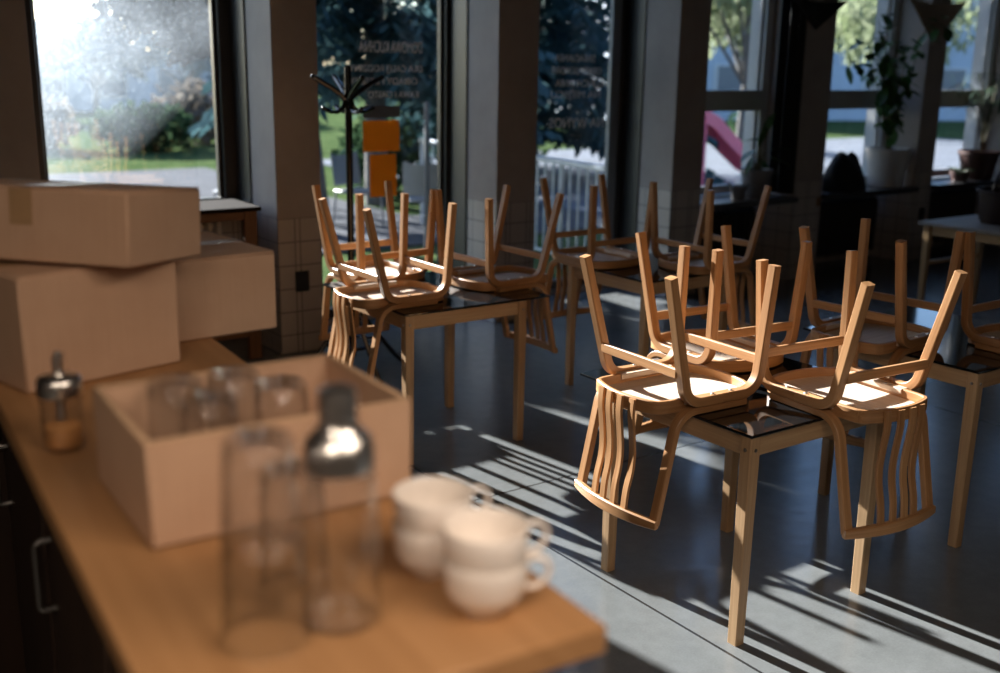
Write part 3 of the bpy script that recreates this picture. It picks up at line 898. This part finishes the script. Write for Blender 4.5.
# ------------------------------------------------------------------ bar counter and what stands on it
CZ = 1.25
RT = rad(-4)
r = empty('bar_counter', (.7575, .838, 0), RT); tag(r, 'long warm brown wooden bar counter in the foreground at left', 'counter')
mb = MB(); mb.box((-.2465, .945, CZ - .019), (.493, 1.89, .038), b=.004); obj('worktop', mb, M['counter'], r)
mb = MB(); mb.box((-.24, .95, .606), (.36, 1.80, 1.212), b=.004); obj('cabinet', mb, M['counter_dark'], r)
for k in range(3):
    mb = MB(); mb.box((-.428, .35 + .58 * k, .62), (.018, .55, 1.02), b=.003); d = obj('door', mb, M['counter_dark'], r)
    mb = MB(); mb.tube(arc_path([(-.437, .55 + .58 * k, .86), (-.465, .55 + .58 * k, .86), (-.465, .55 + .58 * k, 1.0), (-.437, .55 + .58 * k, 1.0)], [.012, .012], 4), .006, 8); obj('handle', mb, M['bolt'], d)
# low cabinet added to darken the gap past the end of the bar
r = empty('added_dark_cabinet', (.06, 3.20, 0), RT); tag(r, 'low dark cabinet added to blacken the gap past the far end of the bar counter', 'cabinet')
mb = MB(); mb.box((0, 0, .46), (1.10, .40, .86), b=.004); obj('cabinet_body', mb, M['counter_dark'], r)
mb = MB(); mb.box((0, 0, .905), (1.14, .44, .03), b=.004); obj('cabinet_top', mb, M['work_dark'], r)
for x in (-.275, .275):
    mb = MB(); mb.box((x, -.207, .46), (.53, .018, .80), b=.003); d = obj('door', mb, M['counter_dark'], r)
    mb = MB(); mb.sphere((x * .25, -.226, .70), .013, 12); obj('knob', mb, M['bolt'], d)

# cardboard boxes
def closed_box(u, v, z, w, d, h, ang, lb, hole=False):
    """u,v = front left bottom corner, w along ang, d across"""
    r = empty('cardboard_box', (u, v, z + .0005), ang); tag(r, lb, 'box', 'closed cardboard boxes on the counter')
    mb = MB(); mb.box((w / 2, d / 2, h / 2), (w, d, h), b=.004); obj('carton', mb, M['cardboard'], r)
    # two lid flaps meeting in the middle, and the tape across
    for s in (0, 1):
        f = MB(); f.box((w / 2, d * (.25 + .5 * s), h + .0022), (w - .004, d / 2 - .003, .004), b=.0012); obj('flap', f, M['cardboard'], r)
    t = MB(); t.box((w / 2, d / 2, h + .0046), (w - .002, .05, .0006), b=0)
    t.box((w + .0004, d / 2, h - .035), (.0006, .05, .07), b=0); t.box((-.0004, d / 2, h - .035), (.0006, .05, .07), b=0)
    obj('tape', t, M['tape'], r)
    if hole:
        q = MB(); q.box((w - .002, d * .5, h * .60), (.006, .09, .028), b=.002); obj('hand_hole', q, M['black_matte'], r)  # black block in place of the dark inside the hole
    return r
M['tape'] = plain('brown packing tape', (.40, .25, .13), .3, .05)
closed_box(.408, 2.110, CZ, .331, .27, .223, rad(12.7), 'large cardboard box on the counter with another box stacked on it')
tb = closed_box(.594, 2.045, CZ + .2365, .275, .46, .141, rad(41), 'cardboard box lying askew on top of the large box at left')
tb.rotation_euler = (Matrix.Rotation(rad(41), 3, 'Z') @ Matrix.Rotation(rad(4.5), 3, 'Y')).to_euler()
closed_box(.712, 2.335, CZ, .315, .37, .183, rad(4), 'cardboard box on the counter behind the stacked pair, jutting past the edge', True)
# open box with folded rims
r = empty('open_box', (.386, 1.312, CZ + .0005), rad(-2.5)); tag(r, 'open cardboard box on the counter holding upside-down glasses', 'box')
W, D, Hh, th = .382, .290, .146, .008
for (nm, c, sz) in (('bottom', (W / 2, D / 2, .004), (W, D, .008)), ('wall', (W / 2, th / 2, Hh / 2), (W, th, Hh)), ('wall', (W / 2, D - th / 2, Hh / 2), (W, th, Hh)),
                    ('wall', (th / 2, D / 2, Hh / 2), (th, D - .002, Hh)), ('wall', (W - th / 2, D / 2, Hh / 2), (th, D - .002, Hh))):
    mb = MB(); mb.box(c, sz, b=.003); obj(nm, mb, M['cardboard'], r)
mb = MB()
mb.box((W / 2, th / 2 + .001, Hh), (W - .01, th + .003, .004), b=.0018); mb.box((W / 2, D - th / 2 - .001, Hh), (W - .01, th + .003, .004), b=.0018)
mb.box((th / 2 + .001, D / 2, Hh), (th + .003, D - .01, .004), b=.0018); mb.box((W - th / 2 - .001, D / 2, Hh), (th + .003, D - .01, .004), b=.0018)
obj('rim', mb, M['cardboard_edge'], r)

# glasses
def tumbler_profile(R0, R1, h, t=.0025, base=.010):
    """base down: outer wall up then inner wall down"""
    return [(0, 0), (R0 - .004, 0), (R0, .004), (R0 + (R1 - R0) * .5, h * .5), (R1, h - .001), (R1 - t / 2, h), (R1 - t, h - .001),
            (R0 + (R1 - R0) * .5 - t, h * .5), (R0 - t, base + .006), (R0 - t - .006, base), (0, base)]
def glass_obj(name, u, v, z, R0, R1, h, flip, lb, group):
    pr = tumbler_profile(R0, R1, h)
    if flip: pr = [(a, h - b_) for (a, b_) in pr]
    mb = MB(); mb.lathe(pr, 72, flute=12, amp=.035)
    # faceted foot ring
    o = obj(name, mb, M['glass'], smooth=50); o.location = (u, v, z); tag(o, lb, 'glass', group); return o
Z0 = CZ + .0095
gl = [(.500, 1.535, 'upside-down clear glass at the back left in the open box'), (.513, 1.430, 'upside-down clear glass at the front left in the open box'),
      (.590, 1.530, 'upside-down clear glass at the back middle in the open box'), (.628, 1.442, 'upside-down clear glass at the right in the open box')]
for (u, v, lb) in gl: glass_obj('drinking_glass', u, v, Z0, .039, .042, .150, True, lb, 'glasses in the open box')
# two stacked tumblers in front
glass_obj('tumbler', .420, 1.026, CZ + .0005, .043, .0485, .125, True, 'lower of the two stacked clear tumblers at the front left of the counter', 'stacked tumblers')
glass_obj('tumbler', .420, 1.026, CZ + .1262, .037, .0435, .110, True, 'upper of the two stacked clear tumblers at the front left of the counter', 'stacked tumblers')
glass_obj('tumbler', .492, 1.108, CZ + .0005, .036, .043, .160, True, 'clear tumbler standing behind the cocktail shaker', None)
# cocktail shaker: glass body, steel shoulder and cap
r = empty('cocktail_shaker', (.512, 1.022, CZ + .0005)); tag(r, 'glass cocktail shaker with polished steel top in front of the open box', 'shaker')
mb = MB(); mb.lathe([(0, 0), (.041, 0), (.0445, .004), (.0445, .06), (.042, .13), (.0385, .187), (.0365, .187), (.040, .13), (.0425, .06), (.0415, .014), (.034, .010), (0, .010)], 40); obj('glass_body', mb, M['glass'], r, smooth=50)
mb = MB(); mb.lathe([(.0392, .184), (.0400, .205), (.038, .216), (.031, .225), (.024, .230), (.0225, .236), (.0215, .236), (.023, .229), (.037, .208), (.0385, .185), (.0392, .184)], 40); obj('shoulder', mb, M['steel'], r, smooth=50)
mb = MB(); mb.lathe([(.0212, .234), (.0212, .268), (.0202, .274), (.015, .277), (0, .278)], 40); obj('cap', mb, M['steel'], r, smooth=50)
# sugar dispenser
r = empty('sugar_dispenser', (.392, 1.775, CZ + .0005)); tag(r, 'glass sugar dispenser with chrome pouring top in front of the large cardboard box', 'dispenser')
mb = MB(); mb.lathe([(0, 0), (.029, 0), (.0315, .004), (.0325, .06), (.0325, .098), (.0305, .098), (.0305, .06), (.0295, .008), (0, .006)], 36); obj('jar', mb, M['glass'], r, smooth=50)
mb = MB(); mb.lathe([(0, .0065), (.0285, .0065), (.0295, .012), (.0295, .040), (.02, .043), (0, .0445)], 28); obj('sugar', mb, M['sugar'], r, smooth=50)
mb = MB(); mb.lathe([(.0345, .092), (.0355, .094), (.0355, .115), (.032, .122), (.016, .127), (0, .128)], 36); obj('cap', mb, M['steel'], r, smooth=50)
mb = MB(); mb.tube([(0, 0, .050), (0, 0, .128), (0, 0, .150), (.004, 0, .163)], [.008, .008, .0085, .0075], 14); obj('spout', mb, M['steel'], r, smooth=50)

# stacked cups
def build_cup():
    r = empty('coffee_cup')
    mb = MB(); mb.lathe([(0, .006), (.022, .004), (.024, 0), (.027, 0), (.029, .005), (.042, .016), (.0478, .030), (.0492, .048), (.0505, .066), (.0497, .0672), (.0485, .066), (.0472, .048), (.0455, .031), (.040, .019), (.027, .010), (0, .009)], 44)
    obj('bowl', mb, M['ceramic'], r, smooth=60)
    pts = [(.046, 0, .056), (.058, 0, .062), (.071, 0, .058), (.076, 0, .046), (.071, 0, .033), (.058, 0, .025), (.042, 0, .026)]
    sm = []
    for i in range(len(pts) - 1):
        p0 = Vector(pts[max(i - 1, 0)]); p1 = Vector(pts[i]); p2 = Vector(pts[i + 1]); p3 = Vector(pts[min(i + 2, len(pts) - 1)])
        for k in range(4):
            u = k / 4; sm.append(.5 * ((2 * p1) + (p2 - p0) * u + (2 * p0 - 5 * p1 + 4 * p2 - p3) * u * u + (3 * p1 - p0 - 3 * p2 + p3) * u ** 3))
    sm.append(Vector(pts[-1]))
    mb = MB(); mb.sweep(sm, .010, .006, (0, 1, 0), .0025); obj('handle', mb, M['ceramic'], r, smooth=60)
    return r
cup0 = build_cup()
cups = [(.662, .950, 0, -28, 'lower white cup of the front stack at the counter corner'), (.662, .950, .0385, -16, 'upper white cup of the front stack at the counter corner'),
        (.663, 1.068, 0, -24, 'lower white cup of the rear stack beside the open box'), (.663, 1.068, .0385, -10, 'upper white cup of the rear stack beside the open box')]
for i, (u, v, dz, a, lb) in enumerate(cups):
    o = cup0 if i == 0 else copy_tree(cup0)
    o.location = (u, v, CZ + .0005 + dz); o.rotation_euler = (0, 0, rad(a)); tag(o, lb, 'cup', 'white cups on the counter')

# ------------------------------------------------------------------ outdoors
b = MB(); b.box((15, 57, -.15), (200, 100, .1), b=0); struct('ground', b, M['lawn'])
b = MB(); b.box((12, 11.2, -.088), (60, 2.0, .03), b=0); struct('path', b, M['concrete_path'])
b = MB(); b.box((19.5, 15.5, -.086), (20, 9.5, .03), b=0); struct('forecourt', b, M['forecourt'])
b = MB(); b.box((2.7, 15.9, -.087), (9.0, 7.4, .03), b=0); struct('paving', b, M['paving'])

def leaf_cloud(mb, c, rx, ry, rz, n, s, droop=0):
    for _ in range(n):
        while True:
            p = rv(1)
            if p.length < 1: break
        p = p * (.55 + .45 * random.random()) if random.random() < .5 else p.normalized() * random.uniform(.75, 1.0)
        q = Vector((c[0] + p.x * rx, c[1] + p.y * ry, c[2] + p.z * rz))
        d = rv(1).normalized(); e = d.cross(rv(1)).normalized()
        sz = s * random.uniform(.6, 1.3)
        q2 = q + d * sz - Vector((0, 0, droop * sz))
        mb.add([q - e * sz * .3, q + e * sz * .3, q2 + e * sz * .22, q2 - e * sz * .22], [(0, 1, 2, 3)])
def spruce(u, v, h, R, z_low, lb, seed, whorls=22, lean=0):
    random.seed(seed)
    r = empty('spruce_tree', (u, v, -.1)); tag(r, lb, 'tree')
    mb = MB(); mb.tube([(0, 0, 0), (lean * .3, 0, h * .3), (lean, 0, h)], [.17, .13, .02], 10); obj('trunk', mb, M['bark'], r)
    f = MB()
    for w in range(whorls):
        t = w / (whorls - 1); z = z_low + (h - z_low) * t; L = R * (1 - t) ** .8 + .15
        for k in range(13):
            a = random.uniform(0, 2 * PI); d = Vector((math.cos(a), math.sin(a), 0)); sd = Vector((-d.y, d.x, 0))
            l = L * random.uniform(.75, 1.1); n = max(4, int(l / .16))
            for i in range(n):
                s = (i + 1) / n; c = d * (l * s) + Vector((lean * z / h, 0, z - .22 * l * s * s + random.uniform(-.05, .05)))
                wd = .36 * (1.15 - s * .7)
                for q in (-1, 1):
                    e = (sd * q * wd + d * .16 + Vector((0, 0, -.16 + random.uniform(-.1, .05))))
                    g = d * .13 + Vector((0, 0, random.uniform(-.03, .03)))
                    f.add([c, c + e * .5 + g * .6, c + e, c + e * .5 - g * .6], [(0, 1, 2, 3)])
    obj('foliage', f, M['spruce'], r, smooth=0, recalc=False)
spruce(7.5, 13.6, 9.0, 2.3, 1.7, 'blue green spruce outside behind the window with orange papers', 21, 46)
spruce(11.4, 15.2, 9.0, 2.9, .9, 'dark spruce behind the railing outside the third window', 22, 50)
def broad_tree(u, v, h, cr, zc, mat, n, s, lb, seed, droop=0):
    random.seed(seed)
    r = empty('broadleaf_tree', (u, v, -.1)); tag(r, lb, 'tree')
    mb = MB(); mb.tube([(0, 0, 0), (.05, 0, zc * .6), (.1, .05, zc + cr * .4)], [.14, .10, .03], 9)
    f = MB()
    for k in range(9):
        a = random.uniform(0, 6.28); e = random.uniform(.2, 1.1)
        tip = Vector((math.cos(a) * cr * .8 * math.cos(e), math.sin(a) * cr * .8 * math.cos(e), zc + cr * .8 * math.sin(e)))
        mb.tube([(.05, 0, zc * .6), tip * .55 + Vector((0, 0, zc * .25)), tip], [.05, .03, .008], 6)
        leaf_cloud(f, tip, cr * .5, cr * .5, cr * .42, n // 9, s, droop)
    obj('trunk', mb, M['bark'], r); obj('foliage', f, mat, r, smooth=0, recalc=False)
def overhang_tree():  # some leaf clusters are added to keep sun off the back floor and table
    random.seed(31)
    r = empty('broadleaf_tree', (5.55, 11.4, -.1)); tag(r, 'leaning tree with brown red leaves outside between the left window and the orange papers', 'tree')
    mb = MB(); mb.tube([(0, 0, 0), (-.12, 0, 1.2), (-.75, -.2, 2.6), (-1.6, -.3, 4.0), (-2.0, -.3, 5.5)], [.13, .12, .10, .07, .02], 10)
    f = MB()
    for (x, y, z, q) in ((-1.2, -.3, 3.4, .75), (-1.9, -.4, 4.0, .8), (-2.5, -.2, 3.9, .7), (-1.5, .3, 4.7, .8), (-2.3, 0, 5.0, .8), (-1.15, -.2, 2.75, .42), (-1.55, -.1, 2.6, .38), (-.7, 0, 3.8, .7), (-1.35, 0, 2.30, .36), (-2.1, -.2, 2.62, .3), (-1.45, 0, 2.12, .27), (-1.75, .1, 2.40, .32), (-1.2, .1, 2.45, .35), (-2.05, .1, 2.38, .25), (-1.0, 0, 2.2, .3), (-2.9, 0, 4.5, .6), (-1.9, .2, 3.2, .5), (-2.6, .1, 5.6, .7), (-1.2, .2, 5.3, .7), (-2.35, 0, 2.95, .5), (-1.85, -.1, 2.75, .42), (-.5, 0, 3.2, .7), (0, 0, 3.7, .7), (.2, .2, 4.6, .8), (-.3, .2, 2.75, .4)):
        mb.tube([(-.75, -.2, 2.6), (x * .6 - .3, y, z * .8 + .4), (x, y, z)], [.05, .03, .008], 6)
        leaf_cloud(f, (x, y, z), q, q, q * .8, int((2600 if z > 2.8 or q > .45 else 1600) * q * q) + 20, .13)
    obj('trunk', mb, M['bark'], r); obj('foliage', f, M['redleaf'], r, smooth=0, recalc=False)
overhang_tree()
random.seed(77)  # tree added out of view; its crown keeps sun off the floor
r = empty('broadleaf_tree', (2.1, 20.0, -.1)); tag(r, 'unseen tree added past the left window to keep sun off the floor', 'tree')
mb = MB(); mb.tube([(0, 0, 0), (.05, 0, 2.5), (0, 0, 5.2), (0, .1, 6.2)], [.16, .13, .08, .02], 10)
for k in range(6): mb.tube([(.03, 0, 4.0), (.6 * math.cos(k), .5 * math.sin(k), 5.2), (.95 * math.cos(k), .8 * math.sin(k), 5.9)], [.05, .03, .008], 6)
obj('trunk', mb, M['bark'], r)
f = MB(); leaf_cloud(f, (0, 0, 5.65), 1.2, 1.0, .92, 4200, .17); obj('foliage', f, M['bush'], r, smooth=0, recalc=False)
broad_tree(17.6, 16.0, 6, 2.3, 2.6, M['willow'], 2600, .20, 'pale yellow green tree outside the window with the grey pot', 32, .8)
broad_tree(27.5, 19.0, 6, 2.4, 2.8, M['willow'], 1600, .22, 'pale tree far outside the window with the white pot', 33, .8)
broad_tree(13.6, 20.5, 5, 1.9, 3.2, M['yellowbush'], 1300, .22, 'yellow autumn tree far behind the railing', 34)
M['fartree'] = foliage('hazy far leaves', (.10, .14, .16), (.20, .25, .27))  # haze of distance put into the leaf colour
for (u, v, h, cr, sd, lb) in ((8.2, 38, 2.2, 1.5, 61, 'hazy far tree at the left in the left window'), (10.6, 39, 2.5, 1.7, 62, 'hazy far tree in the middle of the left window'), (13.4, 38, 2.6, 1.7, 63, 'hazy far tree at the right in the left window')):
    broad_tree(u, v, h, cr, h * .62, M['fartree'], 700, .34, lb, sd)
def bush(u, v, rx, ry, rz, mat, n, s, lb, seed):
    random.seed(seed)
    r = empty('bush', (u, v, -.1)); tag(r, lb, 'bush')
    f = MB(); leaf_cloud(f, (0, 0, rz * .9), rx, ry, rz, n, s); obj('foliage', f, mat, r, smooth=0, recalc=False)
    mb = MB()
    for k in range(7):
        a = k * .9; mb.tube([(0, 0, 0), (math.cos(a) * rx * .3, math.sin(a) * ry * .3, rz * .7), (math.cos(a) * rx * .6, math.sin(a) * ry * .6, rz * 1.4)], [.03, .02, .006], 5)
    obj('stem', mb, M['bark'], r)
bush(7.5, 24.0, 1.2, .8, .55, M['bush'], 1100, .16, 'low dark green bush in the middle of the left window', 41)
bush(9.5, 25.5, 1.4, 1.0, .80, M['brush'], 1500, .18, 'brown twiggy shrub at the right of the left window', 42)
bush(9.2, 22.6, .5, .5, .6, M['bush'], 600, .14, 'green bush at the right edge of the left window', 43)
bush(5.6, 25.5, .9, .8, .6, M['brush'], 700, .18, 'brown twiggy shrub at the left of the left window', 44)
bush(8.35, 14.9, .8, .6, .62, M['bush'], 900, .13, 'dark green bush outside right of the orange papers', 45)
bush(20.5, 18.0, 1.3, .8, .55, M['bush'], 700, .14, 'low bush outside the window with the grey pot', 46)
bush(12.3, 17.5, 1.6, 1.0, .95, M['bush'], 900, .16, 'dark bush behind the railing outside', 47)

# buildings beyond the garden
def building(u, v, w, d, h, rz, lb, nx, nz):
    r = empty('building', (u, v, -.1), rz); tag(r, lb, 'building')
    mb = MB(); mb.box((0, 0, h / 2), (w, d, h), b=.02); obj('wall', mb, M['outer_wall'], r)
    mb = MB(); mb.box((0, 0, h + .12), (w + .5, d + .5, .24), b=.03); obj('roof', mb, M['roof'], r)
    for i in range(nx):
        for j in range(nz):
            x = -w / 2 + (i + .5) * w / nx; z = min(.9, h * .25) + j * (h - .6) / nz
            mb = MB(); mb.box((x, -d / 2 - .01, z + .6), (w / nx * .5, .06, 1.2), b=.01); f = obj('window', mb, M['frame_white'], r)
            mb = MB(); mb.box((x, -d / 2 - .03, z + .6), (w / nx * .42, .05, 1.05), b=.005); obj('pane', mb, M['outer_glass'], f)
building(13.5, 46, 9, 6, 1.9, 0, 'long low pale building across the garden, seen in the left window', 4, 1)
building(36, 32, 16, 8, 7.5, rad(-20), 'tall pale building outside the right windows', 5, 2)

# railing that runs away from the wall
r = empty('railing', (6.52, 7.25, -.1)); tag(r, 'grey metal railing outside the third window', 'railing')
d = Vector((.10, 1, 0)).normalized(); L = 4.2
mb = MB(); mb.sweep([d * 0 + Vector((0, 0, 1.06)), d * L + Vector((0, 0, 1.06))], .05, .09, (0, 0, 1), .01); obj('hand_rail', mb, M['railing'], r)
mb = MB(); mb.sweep([d * 0 + Vector((0, 0, .14)), d * L + Vector((0, 0, .14))], .03, .03, (0, 0, 1), .004); obj('bottom_rail', mb, M['railing'], r)
for k in range(29):
    mb = MB(); p = d * (L * k / 28); big = k % 7 == 0
    mb.tube([p + Vector((0, 0, 0 if big else .15)), p + Vector((0, 0, 1.04))], .026 if big else .012, 8); obj('post' if big else 'baluster', mb, M['railing'], r)
# grey post
mb = MB(); mb.tube([(6.008, 9.80, -.1), (6.008, 9.80, 1.46), (6.008, 9.80, 1.48)], [.028, .028, .02], 10); tag(obj('signpost', mb, M['post_grey']), 'thin grey post outside at the right of the orange papers', 'post')
# red slide tube on the playground
mb = MB()
pts = [(13.15, 13.0, 1.12), (13.45, 12.97, .98), (13.85, 12.95, .66), (14.25, 12.9, .36), (14.65, 12.9, .22)]
mb.sweep([Vector(p) + Vector((0, 0, -.1)) for p in pts], .05, .26, (-.3, 1, 1.2), .01)
for s in (-1, 1): mb.sweep([Vector(p) + Vector((0, s * .2, 0)) for p in pts], .04, .22, (0, 1, 0), .01)
mb.tube([(13.2, 12.8, -.1), (13.2, 12.8, 1.1)], .04, 8); mb.tube([(13.2, 13.2, -.1), (13.2, 13.2, 1.1)], .04, 8); mb.tube([(14.5, 12.9, -.1), (14.5, 12.9, .2)], .04, 8)
tag(obj('playground_slide', mb, M['pink']), 'pink red playground slide outside the window with the grey pot', 'slide')
# terrace chairs
def terrace_chair():
    r = empty('terrace_chair')
    mb = MB(); mb.box((0, 0, .44), (.44, .42, .03), b=.012); obj('seat', mb, M['terrace_chair'], r)
    mb = MB(); vs = []; fs = []
    for i in range(6):
        for k in range(9):
            t = k / 8 - .5; vs.append((.46 * t, .22 + .06 * i / 5 - .12 * (4 * t * t) * .5, .50 + .07 * i + .035 * (i / 5) * (4 * t * t)))
    m = len(vs); vs += [(x, y + .014, z) for (x, y, z) in vs]
    for o in (0, m):
        for i in range(5):
            for k in range(8): fs.append((o + i * 9 + k, o + i * 9 + k + 1, o + i * 9 + k + 10, o + i * 9 + k + 9))
    for k in range(8):
        for i in (0, 5): fs.append((i * 9 + k, i * 9 + k + 1, m + i * 9 + k + 1, m + i * 9 + k))
    for i in range(5):
        for k in (0, 8): fs.append((i * 9 + k, i * 9 + k + 9, m + i * 9 + k + 9, m + i * 9 + k))
    mb.add(vs, fs); obj('backrest', mb, M['terrace_chair'], r, smooth=50)
    for (x, y) in ((-.19, -.18), (.19, -.18), (-.19, .19), (.19, .19)):
        mb = MB(); mb.tube([(x * 1.15, y * 1.15, 0), (x, y, .43)], .013, 8); obj('leg', mb, M['terrace_chair'], r)
    return r
tc = terrace_chair()
spots = [(6.0, 8.5, 195, 'grey terrace chair outside the third window, its curved back toward the glass'), (6.42, 10.55, 150, 'grey terrace chair outside behind the thin grey post'),
         (6.15, 11.6, 20, 'grey terrace chair outside below the orange papers'), (4.85, 12.3, 240, 'grey terrace chair outside at the left of the tree trunk')]
for i, (u, v, a, lb) in enumerate(spots):
    o = tc if i == 0 else copy_tree(tc)
    o.location = (u, v, -.075 if v > 10.5 else -.1); o.rotation_euler = (0, 0, rad(a)); tag(o, lb, 'chair', 'terrace chairs outside')

# ------------------------------------------------------------------ light
SUN_AZ, SUN_EL = rad(-82.5), rad(22.8)        # direction the light travels in the room's plane
d = Vector((math.cos(SUN_AZ) * math.cos(SUN_EL), math.sin(SUN_AZ) * math.cos(SUN_EL), -math.sin(SUN_EL)))
sl = bpy.data.lights.new('sun', 'SUN'); sl.energy = 30.0; sl.angle = rad(.6); sl.color = (1.0, .96, .90)
so = bpy.data.objects.new('sun', sl); COL.objects.link(so); so.rotation_euler = d.to_track_quat('-Z', 'Y').to_euler(); so.location = (0, 12, 8)
W_ = bpy.data.worlds.new('sky'); S.world = W_; W_.use_nodes = True
nt = W_.node_tree; nt.nodes.clear()
sky = nt.nodes.new('ShaderNodeTexSky'); sky.sky_type = 'NISHITA'; sky.sun_disc = False
sky.sun_elevation = SUN_EL; sky.sun_rotation = math.atan2(-d.x, -d.y); sky.air_density = 1.0; sky.dust_density = 1.2; sky.ozone_density = 2.0
bg = nt.nodes.new('ShaderNodeBackground'); bg.inputs[1].default_value = .38
ow = nt.nodes.new('ShaderNodeOutputWorld'); tn = nt.nodes.new('ShaderNodeVectorMath'); tn.operation = 'MULTIPLY'; tn.inputs[1].default_value = (.86, .97, 1.12)
nt.links.new(sky.outputs[0], tn.inputs[0]); nt.links.new(tn.outputs[0], bg.inputs[0]); nt.links.new(bg.outputs[0], ow.inputs[0])

# two warm panel lamps hung over the bar side of the room, behind the photographer
for (x, y, e, lb) in ((1.0, -.05, 29, 'warm hanging panel lamp over the bar, the right one'), (-.65, .10, 23, 'warm hanging panel lamp over the bar, the left one')):
    r = empty('panel_lamp', (x, y, 2.6)); tag(r, lb, 'lamp', 'panel lamps over the bar')
    mb = MB(); mb.box((0, 0, .02), (1.24, .84, .04), b=.006); obj('housing', mb, M['frame_white'], r)
    mb = MB()
    for (p, q) in ((-.5, -.3), (.5, -.3), (-.5, .3), (.5, .3)): mb.tube([(p, q, .04), (p, q, 1.298)], .003, 6)
    obj('cable', mb, M['string'], r)
    al = bpy.data.lights.new('bulb', 'AREA'); al.shape = 'RECTANGLE'; al.size = 1.2; al.size_y = .8; al.energy = e; al.color = (1.0, .80, .64)
    ao = bpy.data.objects.new('bulb', al); COL.objects.link(ao); ao.parent = r; ao.location = (0, 0, -.004)

# two small glowing globes, added to put glints on steel and glass
t = NT('lit opal globe'); em = t.n('ShaderNodeEmission'); em.inputs[0].default_value = (1, .86, .70, 1); em.inputs[1].default_value = 38; t.l(em.outputs[0], t.out.inputs[0])
for (x, y, z, lb) in ((-.75, .2, 2.15, 'lit opal globe added over the bar for glints, the left one'), (.55, -.55, 2.25, 'lit opal globe added over the bar for glints, the right one')):
    r = empty('added_glint_globe', (x, y, z)); tag(r, lb, 'lamp', 'globes added for glints')
    mb = MB(); mb.sphere((0, 0, 0), .055, 24); obj('globe', mb, t.m, r)
    mb = MB(); mb.lathe([(.0, .075), (.022, .073), (.024, .045), (.0, .045)], 20); mb.tube([(0, 0, .07), (0, 0, 3.898 - z)], .004, 6); obj('cable', mb, M['black_plastic'], r)

# ------------------------------------------------------------------ render look
S.view_settings.view_transform = 'Standard'; S.view_settings.look = 'None'; S.view_settings.exposure = 0.0; S.view_settings.gamma = 1.0
try: S.view_settings.use_curve_mapping = False
except Exception: pass
S.cycles.use_denoising = True
S.cycles.max_bounces = 14; S.cycles.transparent_max_bounces = 24; S.cycles.transmission_bounces = 12
S.cycles.caustics_reflective = False; S.cycles.caustics_refractive = False
S.cycles.sample_clamp_indirect = 8.0
